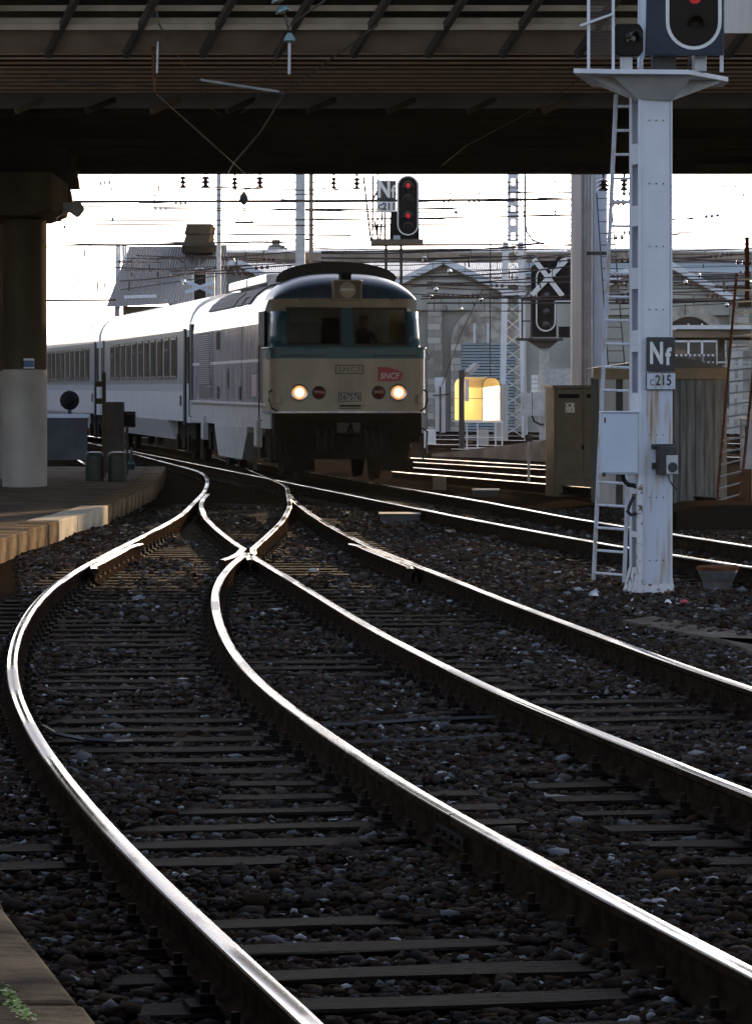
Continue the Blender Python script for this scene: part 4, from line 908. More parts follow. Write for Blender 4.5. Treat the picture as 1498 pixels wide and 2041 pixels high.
# cab interior
MB().box(-1.38, 1.38, 1.75, 1.80, 1.9, 3.6).build('cab_back_wall', M['cab_in'], loco, **K)
MB().box(-1.38, 1.38, .30, 1.75, 1.9, 1.95).build('cab_floor', M['black'], loco, **K)
MB().prism([(.22, 1.95), (.75, 1.95), (.75, 2.66), (.22, 2.63)], -1.3, 1.3, 'x').build('driving_desk', M['black'], loco, **K)
MB().box(-1.0, -.955, 1.6, 1.748, 2.2, 3.4).build('cab_lamp_strip', M['cab_yel'], loco, **K)
MB().box(-1.2, -1.14, 1.5, 1.748, 2.6, 3.4).build('cab_locker', M['cab_yel'], loco, **K)
MB().box(.86, .96, .35, .40, 2.68, 3.18).build('sun_blind', M['cab_yel'], loco, **K)
MB().box(-.35, .05, 1.2, 1.6, 1.95, 3.15).build('equipment_locker', M['black'], loco, **K)
# headlight box at the top
hb = MB().box(-.29, .27, ywall(3.7)-.22, ywall(3.7)+.3, 3.475, 3.86).build('top_lamp_box', M['cream'], loco, bevel=.012, **K)
MB().box(-.265, .245, ywall(3.7)-.228, ywall(3.7)-.218, 3.50, 3.84).build('frame', mat('dull_bronze', (.16,.12,.08), (.22,.17,.11), 8, .5), hb, **K)
MB().lathe([(.001,-.245), (.10,-.243), (.15,-.232), (.16,-.225)], (-.01, ywall(3.7), 3.665), 'y', 28).build('lens', mat('ground_glass', (.55,.48,.36), (.62,.55,.42), 20, .15, coat=.5), hb, smooth=True, **K)
MB().box(-.12, .08, ywall(3.7)-.1, ywall(3.7)+.25, 3.86, 3.98).box(-.17, .13, ywall(3.7)-.05, ywall(3.7)+.25, 3.98, 4.01).build('horn_housing', M['black'], loco, bevel=.01, **K)
MB().lathe([(.001,-.05), (.028,-.045), (.035,0)], (.0, ywall(3.4), 3.40), 'y', 12).build('brow_button', M['plate_metal'], loco, **K)
# head and marker lamps
def lampset(x, r, z, lens, nm, halo=None):
    o = MB().lathe([(r*.72,-.035), (r*.97,-.045), (r*1.03,-.03), (r*1.05,0.0)], (x, 0, z), 'y', 28).build(nm, M['chrome'] if lens == 'lamp' else M['steel_dark'], loco, smooth=True, **K)
    if halo: MB().lathe([(r*.50,-.047), (r*.78,-.049)], (x, 0, z), 'y', 28).build('reflector', M['lamp_rim'], o, smooth=True, **K)
    MB().lathe([(.001,-.062), (r*.3,-.060), (r*(.52 if halo else .6),-.052), (r*(.54 if halo else .78),-.046)], (x, 0, z), 'y', 28).build('lens', M[lens], o, smooth=True, **K)
    return o
for sx in (-1, 1):
    lampset(sx*.955, .165, 1.70, 'lamp', 'headlight', True); lampset(sx*.575, .125, 1.70, 'red_lens', 'marker_light')
    MB().box(sx*1.36-.045, sx*1.36+.045, -.06, .10, 1.49, 1.66).build('side_lamp_bracket', M['cream'], loco, bevel=.012, **K)
LF = lambda x, z, y=-.02: Matrix.Translation((x, y, z)) @ FACE
npl = MB().box(-.20, .24, -.018, -.001, 1.53, 1.70).build('number_plate', M['plateblk'], loco, bevel=.003, **K)
MB().box(-.185, .225, -.024, -.017, 1.545, 1.685).build('field', M['plate_metal'], npl, **K)
text(npl, '567576', 'lettering', M['plateblk'], .155, LF(.02, 1.613, -.026), .002, .004, .86, local=True)
mk = MB(); 
for (xa, xb, za, zb) in ((-.26,.28,2.055,2.07),(-.26,.28,2.215,2.23),(-.26,-.245,2.055,2.23),(.265,.28,2.055,2.23)): mk.box(xa, xb, -.016, -.001, za, zb)
mo = mk.build('maker_plate', M['steel_dark'], loco, **K); MB().box(-.245, .265, -.010, -.001, 2.07, 2.215).build('field', M['cream'], mo, **K)
text(mo, 'S.N.C.F', 'lettering', mat('raised_letter', (.15,.12,.085), rough=.5), .125, LF(.01, 2.142, -.014), .004, .002, 1.15, local=True)
# red emblem
em = [(.56, 2.19), (.75, 2.185), (.95, 2.13), (1.045, 2.075), (1.035, 2.02), (1.0, 1.93), (.80, 1.915), (.56, 1.93)]
eo = MB().prism(em, -.016, -.001, 'y').build('emblem', M['red'], loco, **K)
sh_ = Matrix.Identity(4); sh_[0][1] = .22
text(eo, 'SNCF', 'lettering', M['white_sign'], .165, LF(.79, 2.015, -.018) @ sh_, .001, .001, .92, local=True)
hbar = MB(); hbar.cyl((-.17,-.07,1.45), (.22,-.07,1.45), .014).cyl((-.17,-.07,1.45),(-.17,0,1.45),.012).cyl((.22,-.07,1.45),(.22,0,1.45),.012).box(-.19,.24,-.03,0,1.395,1.41); hbar.build('front_step', M['steel_dark'], loco, **K)
# front corner handrails
for sg in (-1, 1):
    MB().tube([(sg*1.46,.12,1.75),(sg*1.52,.06,1.72),(sg*1.53,.04,1.55),(sg*1.47,.02,1.40),(sg*1.38,-.02,1.34)], .016).build('corner_handrail', M['black'], loco, **K)
    MB().tube([(sg*1.53,.10,2.5),(sg*1.57,.06,2.44),(sg*1.57,.06,2.36),(sg*1.53,.10,2.33)], .014).build('mirror_arm', M['tin'], loco, **K)
# buffer beam, buffers, coupling, hoses, ploughs
MB().box(-1.42, 1.42, .05, .5, .86, 1.31).build('buffer_beam', M['grime'], loco, bevel=.02, **K)
MB().prism([(-1.25,.86),(1.25,.86),(1.15,.42),(-1.15,.42)], .12, .32, 'y').build('valance', M['grime'], loco, **K)
for sg in (-1, 1):
    bf = MB().cyl((sg*.875,.1,1.05), (sg*.875,-.42,1.05), .12).build('buffer', M['grime'], loco, smooth=True, **K)
    MB().lathe([(.001,-.50),(.20,-.485),(.235,-.46),(.235,-.42),(.1,-.40)], (sg*.875,0,1.05), 'y', 24).build('buffer_head', M['grime'], bf, smooth=True, **K)
    MB().box(sg*.95-.3, sg*.95+.3, .05, .12, .20, .44).build('rail_guard', M['grime'], loco, **K)
    for k in (.32, .46, .60): MB().tube([(sg*k,.0,.98),(sg*k,-.12,.92),(sg*(k+.02),-.14,.70),(sg*(k-.03),-.05,.58)], .022).build('brake_hose', M['blackrub'], loco, **K)
    MB().box(sg*1.25-.12, sg*1.25+.12, .0, .12, .75, 1.25).build('step_plate', M['grime'], loco, **K)
MB().box(-.22, .22, -.03, .05, .93, 1.12).build('coupling_plate', M['steel_dark'], loco, **K)
MB().tube([(0,.0,1.03),(0,-.22,1.03),(0,-.28,1.08),(0,-.24,1.13)], .035).build('draw_hook', M['grime'], loco, **K)
MB().tube([(.03,-.2,1.02),(.05,-.24,.85),(.02,-.22,.66),(-.04,-.2,.66),(-.05,-.22,.85),(-.03,-.2,1.0)], .022).build('screw_coupling', M['grime'], loco, **K)
MB().tube([(1.38,.05,1.05),(1.52,.02,.95),(1.5,.0,.55),(1.40,0,.38)], .02).build('side_hose', M['blackrub'], loco, **K)
# body sides and roof
SX = 1.475
def sidepx(x):          # photo column -> distance along the left flank
    best = None
    lo, hi = -1, 20
    for _ in range(40):
        m_ = (lo+hi)/2; X = -.52 - SX*math.cos(al) - m_*math.sin(al); Yy = YL - SX*math.sin(al)+m_*math.cos(al)
        if CX+F*X/Yy > x: lo = m_
        else: hi = m_
    return m_
def side_z(y, m_): return H-(y-HY)/F*(YL - SX*math.sin(al)+m_*math.cos(al))
LN = 17.0
def roofprof(): 
    pr_ = [(-SX, 3.05)]
    for i in range(1, 16):
        t_ = math.pi*i/16; pr_.append((-SX*math.copysign(abs(math.cos(t_))**.75, math.cos(t_)), 3.05+.93*math.sin(t_)**.8))
    pr_.append((SX, 3.05)); return pr_
rp_ = roofprof()
MB().prism([(x, z) for x, z in rp_], 1.45, LN-.1, 'y').build('main_roof', M['roof_white'], loco, smooth=True, **K)
MB().box(-SX, SX, 1.36, LN, 2.36, 3.05).build('body_upper', M['silver'], loco, **K)
MB().box(-SX, SX, 1.36, LN, 1.49, 2.30).build('body_lower', M['silver'], loco, **K)
MB().box(-SX-.001, SX+.001, 1.36, LN, 2.30, 2.36).build('body_stripe', M['coach_low'], loco, **K)
MB().box(-SX-.045, SX+.045, .9, LN, 1.44, 1.49).build('sole_bar_ledge', M['roof_white'], loco, **K)
MB().box(-SX+.02, SX-.02, .5, LN-.1, 1.0, 1.44).build('sole_bar', M['silver_low'], loco, **K)
MB().box(-SX-.01, SX+.01, 4.4, 11.0, .88, 1.0).build('tank_top', M['silver_low'], loco, **K)
MB().prism([(4.4,.88),(11.0,.88),(10.2,.32),(5.4,.32)], -SX-.005, SX+.005, 'x').build('fuel_tank', M['silver_low'], loco, **K)
for sg in (-1, 1):
    for (xa, xb) in ((517, 528.5), (368, 376)):
        a_, b_ = sorted((sidepx(xa), sidepx(xb))); a_ = max(a_, .02)
        if xa < 400: a_, b_ = 16.3, 16.95
        MB().box(sg*SX-(.03 if sg > 0 else .02), sg*SX+(.02 if sg > 0 else .03), a_, min(b_, 16.98), 1.5, 3.28).build('door_recess', M['black'], loco, **K)
    gr = MB().prism([(11.9,1.85),(14.5,1.85),(14.5,3.0),(14.0,3.02),(12.6,3.02)], sg*SX-.012, sg*SX+.012, 'x').build('air_grille', M['steel_dark'], loco, **K)
    mb = MB()
    for k in range(24): mb.box(sg*SX-.03, sg*SX+.03, 12.0, 14.45, 1.88+k*.047, 1.895+k*.047)
    mb.build('grille_bars', M['tin'], gr, **K)
    MB().box(sg*SX-.012, sg*SX+.012, 11.9, 14.5, 1.56, 1.80).build('lower_grille', M['steel_dark'], loco, **K)
    MB().box(sg*SX-.014, sg*SX+.014, 9.9, 10.6, 2.62, 3.0).build('side_window', M['glass'], loco, **K)
    for yy_ in (5.4, 11.6): MB().box(sg*SX-.006, sg*SX+.006, yy_, yy_+.03, 1.5, 3.04).build('panel_joint', M['steel_dark'], loco, **K)
    for v0 in (5.6, 10.1): MB().box(sg*SX-.015, sg*SX+.015, v0, v0+.4, 1.55, 1.82).build('vent', M['black'], loco, **K)
    mb = MB(); mb.prism([(8.1,1.75),(8.4,1.9),(8.4,2.1),(8.1,2.22),(7.95,2.0)], sg*SX-.01, sg*SX+.01, 'x').build('lifting_eye', M['black'], loco, **K)
    MB().box(sg*SX-.008, sg*SX+.008, 2.7, 3.5, 1.62, 2.05).build('red_marking', mat('faded_red', (.42,.22,.22), (.5,.42,.42), 4, .5), loco, **K)
    for (ya_, zb_, zt_) in ((1.45, 1.15, 2.62), (16.2, 1.1, 2.6)):
        MB().tube([(sg*(SX+.03),ya_,zt_),(sg*(SX+.09),ya_,zt_-.03),(sg*(SX+.09),ya_,zb_+.03),(sg*(SX+.03),ya_,zb_)], .014).build('handrail', M['steel_dark'], loco, **K)
    for ya_ in (2.2, 13.2):
        st_ = MB().box(sg*SX-.05, sg*SX+.06, ya_, ya_+.55, .62, 1.15).build('step_frame', M['silver_low'], loco, **K)
        for dy in (.1, .45): MB().bar((sg*(SX+.05), ya_+dy, .65), (sg*(SX+.05), ya_+dy, .18), .03).build('step_stay', M['steel_dark'], st_, **K)
    # roof louvre window band, rounded like the roof
    mb = MB(); mb2_ = MB()
    for k in range(22):
        y0_ = 4.6+k*.40
        for (i0, i1) in ((2,3),(3,4),(4,5)):
            p0, p1 = rp_[i0], rp_[i1]
            mb.add([(sg*abs(p0[0])*1.004+.0, y0_, p0[1]+.012), (sg*abs(p0[0])*1.004, y0_+.30, p0[1]+.012), (sg*abs(p1[0])*1.004, y0_+.30, p1[1]+.014), (sg*abs(p1[0])*1.004, y0_, p1[1]+.014)], [(0,1,2,3)])
    o = mb.build('roof_louvre', M['steel_dark'], loco, **K); s_ = o.modifiers.new('thickness','SOLIDIFY'); s_.thickness = .02
# raised roof with dark front face
arch = [(-1.20, 3.86)] + [(-1.20*math.cos(math.pi*i/18), 3.88+.385*math.sin(math.pi*i/18)**.9) for i in range(1, 18)] + [(1.14, 3.86)]
MB().prism(arch, 1.75, 1.95, 'y').build('roof_hood_face', M['hood'], loco, smooth=True, **K)
MB().prism([(x*.90, z-.05 if z > 3.95 else z) for x, z in arch], 1.95, 4.4, 'y').build('roof_hood', M['hood'], loco, smooth=True, **K)
for (y0_, y1_) in ((5.0, 8.6), (8.8, 12.5)): MB().box(-1.02, .2, y0_, y1_, 3.92, 4.12).build('roof_box', M['roof_white'], loco, bevel=.03, **K)
for x, y_ in ((-.85,2.4),(-.72,2.4),(-.52,2.3),(.55,2.2),(.62,2.2)):
    mb = MB(); n=10; mb.tube([(x+.03*math.cos(2*math.pi*k/n), y_, 4.20 + (.03 if abs(x)<.6 else -.03)+.03*math.sin(2*math.pi*k/n)) for k in range(n+1)], .008); mb.build('lifting_ring', M['black'], loco, **K)
# bogies
def bogie(parent, yc, axles, wr, half=1.0, local=True):
    bo = MB(); 
    for sg in (-1, 1): bo.box(sg*1.08-.08, sg*1.08+.08, yc-1.8, yc+1.8, .50, .82); bo.box(sg*1.08-.12, sg*1.08+.12, yc-.35, yc+.35, .3, 1.0)
    bo.box(-1.0, 1.0, yc-.25, yc+.25, .4, .8); bo = bo.build('bogie', M['grime'], parent, **K)
    for ya_ in axles:
        MB().cyl((-1, yc+ya_, wr), (1, yc+ya_, wr), .09).build('axle', M['grime'], bo, **K)
        for sg in (-1, 1):
            MB().lathe([(.1,-.02),(wr-.08,-.04),(wr,-.065),(wr,.045),(wr+.03,.05),(wr+.03,.075),(wr-.05,.075),(.15,.05)], (sg*.75, yc+ya_, wr), 'x', 30).build('wheel', M['grime'], bo, smooth=True, **K) if sg < 0 else MB().lathe([(.15,-.05),(wr-.05,-.075),(wr+.03,-.075),(wr+.03,-.05),(wr,-.045),(wr,.065),(wr-.08,.04),(.1,.02)], (sg*.75, yc+ya_, wr), 'x', 30).build('wheel', M['grime'], bo, smooth=True, **K)
            MB().box(sg*1.08-.14, sg*1.08+.14, yc+ya_-.17, yc+ya_+.17, wr-.2, wr+.2).build('axle_box', M['grime'], bo, bevel=.02, **K)
bogie(loco, 3.0, (-1.2, 1.2), .575); bogie(loco, 13.6, (-1.2, 1.2), .575)
MB().box(-1.1, 1.1, .35, 16.6, .55, 1.0).build('underframe', M['grime'], loco, **K)
# driver: one skinned figure seated behind the right hand windscreen
dv = bpy.data.objects.new('person', bpy.data.meshes.new('person')); COL.objects.link(dv)
Rl = Matrix.Translation((-.52, YL, 0)) @ Matrix.Rotation(al, 4, 'Z')
J = [(0,0,2.42,.15),(0,-.02,2.65,.15),(0,-.02,2.84,.13),(0,-.03,2.93,.055),(0,-.05,3.0,.062),(0,-.06,3.07,.088),(0,-.05,3.15,.078),
     (.19,-.02,2.83,.06),(.25,-.12,2.62,.05),(.20,-.36,2.60,.038),(.18,-.45,2.63,.04),(-.19,-.02,2.83,.06),(-.25,-.12,2.62,.05),(-.20,-.36,2.60,.038),(-.18,-.45,2.63,.04),
     (.12,-.42,2.38,.08),(.12,-.45,1.98,.06),(-.12,-.42,2.38,.08),(-.12,-.45,1.98,.06)]
Ed = [(0,1),(1,2),(2,3),(3,4),(4,5),(5,6),(2,7),(7,8),(8,9),(9,10),(2,11),(11,12),(12,13),(13,14),(0,15),(15,16),(0,17),(17,18)]
pm = dv.data; pc = Vector((.44, 1.15, 0)); org = Rl @ Vector((.44, 1.15, 1.95))
pm.from_pydata([tuple((Rl @ (Vector(j[:3])+pc))-org) for j in J], Ed, []); dv.location = org
sk = dv.modifiers.new('skin', 'SKIN'); 
for i, j in enumerate(J): pm.skin_vertices[0].data[i].radius = (j[3], j[3]*.85)
pm.skin_vertices[0].data[0].use_root = True
dv.modifiers.new('smooth', 'SUBSURF').levels = 2; pm.materials.append(M['coatcloth'])
tag(dv, 'driver in a dark jacket seated behind the right windscreen of the locomotive', 'person')
def onp(mb, name, m): mb.v = [tuple((Rl @ (Vector(v)+pc))-org) for v in mb.v]; return mb.build(name, M[m], dv, local=True, smooth=True)
onp(MB().lathe([(.001,2.955),(.045,2.965),(.068,3.0),(.078,3.06),(.076,3.12),(.05,3.17),(.001,3.18)], (0,-.075,0), 'z', 16), 'face', 'skin')
onp(MB().lathe([(.07,3.03),(.094,3.08),(.095,3.14),(.065,3.195),(.001,3.21)], (0,-.045,0), 'z', 16), 'hair', 'hair')
mb = MB(); 
for sg in (-1, 1): mb.lathe([(.001,-.01),(.011,-.006),(.013,0)], (sg*.03,-.148,3.075), 'y', 8)
mb.box(-.03,.03,-.150,-.14,3.0,3.006); onp(mb, 'eyes_and_mouth', 'black'); onp(MB().prism([(-.15,3.07),(-.175,3.03),(-.14,3.025)], -.012, .012, 'x'), 'nose', 'skin')

# ---------------------------------------------------------------- coaches
def coach(x0, y0, ang, L, label, nwin, win0, pitch):
    cr = thing('passenger_coach', label, 'railway coach', (x0, y0, 0), 'coaches behind the locomotive', rz=ang)
    sx = 1.42
    pr_ = [(-sx, 3.16)] + [(-sx*math.copysign(abs(math.cos(math.pi*i/16))**.7, math.cos(math.pi*i/16)), 3.16+.89*math.sin(math.pi*i/16)**.8) for i in range(1, 16)] + [(sx, 3.16)]
    MB().prism(pr_, .1, L-.1, 'y').build('roof', M['roof_white'], cr, smooth=True, **K)
    MB().box(-sx, sx, 1.1, L-1.1, 1.88, 3.16).build('window_band', M['coach_band'], cr, **K)
    for a_, b_ in ((.05, 1.1), (L-1.1, L-.05)):
        MB().box(-sx+.02, sx-.02, a_, b_, .95, 3.16).build('end_section', M['coach_low'], cr, **K)
        for sg in (-1, 1): MB().box(sg*sx-.012, sg*sx+.012, a_+.2 if a_ < 1 else a_+.15, b_-.2, 1.9, 3.0).build('door_window', M['glass'], cr, **K)
    MB().box(-sx-.002, sx+.002, 1.1, L-1.1, 1.70, 1.88).build('blue_grey_stripe', mat('lilac_grey', (.42,.43,.47), rough=.35), cr, **K)
    MB().box(-sx, sx, 1.1, L-1.1, .98, 1.70).build('lower_body', M['coach_low'], cr, **K)
    MB().prism([(-sx, .98), (sx, .98), (sx-.18, .50), (-sx+.18, .50)], 5.2, L-5.2, 'y').build('skirt', M['silver_low'], cr, **K)
    MB().box(-sx+.25, sx-.25, 1.0, L-1.0, .55, .98).build('underframe', M['grime'], cr, **K)
    for sg in (-1, 1):
        for k in range(nwin):
            a_ = win0+k*pitch
            wf = MB().box(sg*sx-.014, sg*sx+.014, a_, a_+pitch*.74, 2.0, 3.04).build('window', M['blackrub'], cr, **K)
            MB().box(sg*sx-.020, sg*sx+.020, a_+.07, a_+pitch*.74-.07, 2.08, 2.96).build('pane', M['glass'], wf, **K)
            MB().box(sg*sx-.035, sg*sx+.035, a_+.05, a_+pitch*.74-.05, 2.02, 2.07).build('sill', M['chrome'], wf, **K)
            MB().box(sg*sx-.030, sg*sx+.030, a_+.05, a_+pitch*.74-.05, 2.97, 3.01).build('top_trim', M['chrome'], wf, **K)
            if k in (1, 5, 6, nwin-1): MB().box(sg*sx-.026, sg*sx+.026, a_+.07, a_+pitch*.74-.07, 2.72, 2.75).build('vent_bar', M['chrome'], wf, **K)
        for (a_, b_) in ((.95, 1.32), (L-1.32, L-.95)): MB().box(sg*sx-.03, sg*sx+.016, a_, b_, .9, 3.2).build('door_edge', M['navy'], cr, **K)
        MB().box(sg*sx-.01, sg*sx+.01, 1.9, 2.3, 1.35, 1.6).build('data_panel', M['black'], cr, **K)
    for a_, b_ in ((-.35, .06), (L-.06, L+.30)): MB().box(-1.1, 1.1, a_, b_, 1.0, 3.6).build('gangway', M['blackrub'], cr, **K)
    bogie(cr, 3.6, (-1.28, 1.28), .44); bogie(cr, L-3.6, (-1.28, 1.28), .44)
    return cr
cd = Vector((-math.sin(al), math.cos(al), 0)); c1 = Vector((-.52, YL, 0)) + cd*17.6
a1_ = R(8.9); coach(c1.x, c1.y, a1_, 25.6, 'first pale passenger coach, coupled directly behind the locomotive', 11, 3.0, 1.78)
c2 = c1 + Vector((-math.sin(a1_), math.cos(a1_), 0))*26.3
a2_ = R(9.8); coach(c2.x, c2.y, a2_, 25.6, 'second pale passenger coach, partly hidden by the bridge pier', 11, 3.0, 1.78)

st = thing('unseen_building', 'unseen long dark range left of the tracks, added to be mirrored in the coach windows', 'building', (-34, 160, G_Z))  # out of view, added to darken the reflections in the train side
MB().box(-42, -34, 55, 285, G_Z, 6.2).build('wall', mat('unseen_building_wall', (.022,.025,.028), (.04,.043,.048), .3, .9), st)
MB().prism([(-43, 6.2), (-33.4, 6.2), (-38, 7.2)], 55, 285, 'y').build('roof', M['roof_dark'], st)
cp = thing('flat_canopy', 'unseen dark canopy above the viewer, added to shade the foreground', 'canopy', (-8, -10, PZ))  # unseen roof, added to cut the light on the near ground
MB().box(-20, 16, -45, 9, 5.6, 5.9).build('roof', M['conc_dark'], cp)
for y in (-35, -20, -5): MB().box(-9.2, -8.8, y, y+.4, PZ, 5.6).build('post', M['steel_dark'], cp)
# ---------------------------------------------------------------- things on the platform
def drum(x, lb):
    b0 = GP(x, 958, PZ); s_ = F/b0.y; r = 19/s_; h = 58/s_
    return solo(MB().lathe([(r*.97,-.01),(r,.02),(r,h*.80),(r*.95,h*.90),(r*.8,h*.97),(r*.4,h),(.001,h)], (0,0,0), 'z', 24), 'steel_drum', M['green_drum'], lb, 'drum', (0,0,0), 'dark drums on the platform', smooth=True), b0
for x, lb in ((189, 'dark green round topped drum on the platform, nearer the pier'), (234, 'dark green round topped drum on the platform, nearer the locomotive')):
    o, b0 = drum(x, lb); o.location = b0
p0 = GP(207, 952, PZ); a = W(207, 742, p0.y); t_ = thing('notched_post', 'tall tan post with notches standing between the two drums', 'post', p0)
MB().box(a.x-.035, a.x+.04, p0.y, p0.y+.06, PZ-.01, a.z).build('shaft', M['pier_conc'], t_, bevel=.01)
for y in (765, 799): c = W(196, y, p0.y); MB().box(c.x-.05, a.x-.03, p0.y, p0.y+.05, c.z-.06, c.z+.05).build('notch_block', M['pier_conc'], t_)
bx = boxthing('control_box', 'tall dark equipment box with slots behind the drums', 'equipment box', 211, 246, 801, 942, 'steel_dark', .4, zb=PZ)
b1 = GP(256, 945, PZ); a, c = W(246,820,b1.y-.4), W(269,852,b1.y-.4)
t_ = thing('lamp_housing', 'small black box lamp fixed to the right of the dark equipment box', 'lamp', (a.x+.1, b1.y-.4, c.z)); MB().box(a.x+.004, c.x, b1.y-.4, b1.y-.1, c.z, a.z).build('housing', M['black'], t_, bevel=.015); MB().box(a.x+.03, c.x-.03, b1.y-.45, b1.y-.4, a.z-.06, a.z-.03).build('hood', M['steel_dark'], t_)
p0 = GP(256, 946, PZ); MBx = MB().cyl((p0.x-.02, p0.y-.1, PZ-.01), (p0.x-.02, p0.y-.1, W(0,852,p0.y).z+.03), .03); MBx.build('stem', M['steel_dark'], t_)
p0 = GP(262, 936, PZ); solo(MB().lathe([(.07,0),(.09,.12),(.05,.16),(.02,.45),(.001,.47)], (0,0,0), 'z', 12), 'small_bollard', mat('dark_teal', (.02,.05,.055), rough=.5), 'small dark teal stub standing right of the equipment box', 'bollard', (0,0,0)).location = p0
# disc signal
p0 = GP(140, 915, PZ); Yd = p0.y; c = W(139, 798, Yd); t_ = thing('disc_lamp', 'round dark disc lamp on a short stem above the grey wall', 'lamp', (c.x, Yd, PZ))
r = 19.5*Yd/F; MB().lathe([(.001,-.12),(r*.35,-.12),(r*.5,-.06),(r*.95,-.03),(r,0),(r*.9,.08),(.001,.12)], c, 'y', 28).build('disc', M['black'], t_, smooth=True)
MB().cyl((c.x, Yd+.02, PZ), (c.x, Yd+.02, c.z-r+.05), .045).build('stem', M['steel_dark'], t_); MB().box(c.x-.07, c.x+.02, Yd+.1, Yd+.15, c.z+r-.02, c.z+r+.14).build('bracket', M['grey_white'], t_)
# grey wall with pale coping
p0 = GP(125, 916, PZ); Yd = p0.y; a, c = W(20,828,Yd), W(176,916,Yd); t_ = thing('low_wall', 'low grey wall with pale blue coping behind the pier', 'low wall', ((a.x+c.x)/2, Yd, PZ))
MB().box(a.x, c.x-.03, Yd, Yd+.25, PZ-.01, a.z-.06).build('body', mat('dull_grey_wall', (.07,.075,.08), (.10,.105,.11), 2, .85), t_); MB().box(a.x, c.x+.02, Yd-.03, Yd+.3, a.z-.06, a.z+.03).build('coping', M['blue_post'], t_)
# weeds
def weed(name, p0, n, h, lb, cat='weed'):
    mb = MB()
    for i in range(n):
        a_ = random.uniform(0, 6.28); l = h*random.uniform(.5, 1); x, y = p0.x+random.uniform(-.05,.05), p0.y+random.uniform(-.05,.05)
        tip = Vector((x+math.cos(a_)*l*.5, y+math.sin(a_)*l*.5, p0.z+l)); s_ = Vector((-math.sin(a_), math.cos(a_), 0))*l*.06
        b0 = Vector((x, y, p0.z-.01)); m_ = b0.lerp(tip, .55)+Vector((0,0,l*.15)); mb.add([b0-s_, b0+s_, m_+s_, m_-s_, tip], [(0,1,2,3),(3,2,4)])
    return solo(mb, name, M['dry_grass'], lb, cat, p0)
def leafy(p0, p1, n, lb):
    mb = MB()
    for i in range(n):
        c = p0.lerp(p1, random.random())+Vector((random.gauss(0,.012), random.gauss(0,.02), random.uniform(0,.02))); a_ = random.uniform(0,6.28); s_ = random.uniform(.006,.013)
        d_ = Vector((math.cos(a_), math.sin(a_), random.uniform(-.3,.5)))*s_; e_ = Vector((-math.sin(a_), math.cos(a_), random.uniform(-.3,.5)))*s_*.6
        mb.add([c-d_, c-e_, c+d_, c+e_], [(0,1,2,3)])
    return solo(mb, 'creeping_weed', M['grass'], lb, 'weed', p0)
leafy(GP(8,1975,PZ), GP(28,2005,PZ), 90, 'small bright green weed on the edging stone at the bottom left'); leafy(GP(34,2003,PZ), GP(58,2041,PZ), 90, 'creeping green weed just below the other at the bottom left corner')
weed('grass_tuft', GP(178,1540,G_Z+.02), 26, .07, 'small grass tuft beside the outer left rail'); weed('grass_tuft', GP(838,1815,G_Z+.02), 14, .07, 'tiny grass tuft between the two lowest rails')
weed('grass_tuft', GP(1228,1648,G_Z+.02), 14, .06, 'tiny grass tuft on stones right of the rail joint'); weed('grass_tuft', GP(702,1038,G_Z+.02), 14, .22, 'sunlit grass blades beyond the right hand switch rail')
# hoses lying on the near track
wire_thing('loose_cable', [GP(85,1448,-.14), GP(110,1462,-.15), GP(170,1474,-.15), GP(230,1478,-.15), GP(262,1477,-.16)], .013, 'black cable curling away from the outer left rail', 'cable', m='blackrub')
wire_thing('loose_cable', [GP(640,1448,-.16), GP(730,1443,-.16), GP(830,1436,-.16), GP(940,1432,-.16), GP(1040,1428,-.15)], .016, 'long dark cable lying across under the third rail, upper one', 'cable', m='blackrub')
wire_thing('loose_cable', [GP(700,1482,-.16), GP(800,1478,-.16), GP(900,1474,-.16), GP(1000,1466,-.16), GP(1115,1460,-.15)], .016, 'long dark cable lying across under the third rail, lower one', 'cable', m='blackrub')
# ---------------------------------------------------------------- yard buildings beyond the bridge
YB = 165.0
def bp2(x, y, Yd=YB): v = W(x, y, Yd); return (v.x, v.z)
sd_ = thing('engine_shed', 'long stone engine shed with gables and corrugated roof closing off the yard', 'train shed', (W(1000,862,YB).x, YB, G_Z))
mb = MB(); mb.prism([bp2(430,566), bp2(1900,566), (bp2(1900,0)[0], G_Z-.1), (bp2(430,0)[0], G_Z-.1)], YB, YB+22, 'y').build('wall', M['render'], sd_)
mb = MB(); e0, e1 = bp2(425,568,YB-.6), bp2(1900,568,YB-.6); r0, r1 = bp2(425,497,YB+10), bp2(1900,493,YB+10)
mb.add([(e0[0],YB-.6,e0[1]),(e1[0],YB-.6,e1[1]),(r1[0],YB+10,r1[1]),(r0[0],YB+10,r0[1]),(e0[0],YB+22,e0[1]),(e1[0],YB+22,e1[1])], [(0,1,2,3),(3,2,5,4),(0,3,4),(1,5,2),(0,4,5,1)]).build('roof', M['roof_cor'], sd_)
MB().bar(W(430,507,YB+4), W(1900,505,YB+4), .25).build('roof_gutter', M['lattice'], sd_)
MB().bar(W(430,514,YB+3.2), W(1900,512,YB+3.2), .45).build('roof_valley', M['conc'], sd_)
mb = MB(); a, c = W(1040,518,YB+3.6), W(1900,545,YB+1.6); mb.add([(a.x,YB+3.5,a.z),(c.x,YB+3.5,a.z),(c.x,YB+1.0,c.z),(a.x,YB+1.0,c.z),(a.x,YB+3.8,a.z-.3),(c.x,YB+3.8,a.z-.3),(c.x,YB+1.3,c.z-.3),(a.x,YB+1.3,c.z-.3)], [(0,3,2,1),(4,5,6,7),(0,1,5,4),(2,3,7,6),(0,4,7,3),(1,2,6,5)]).build('skylight', M['shutter'], sd_)
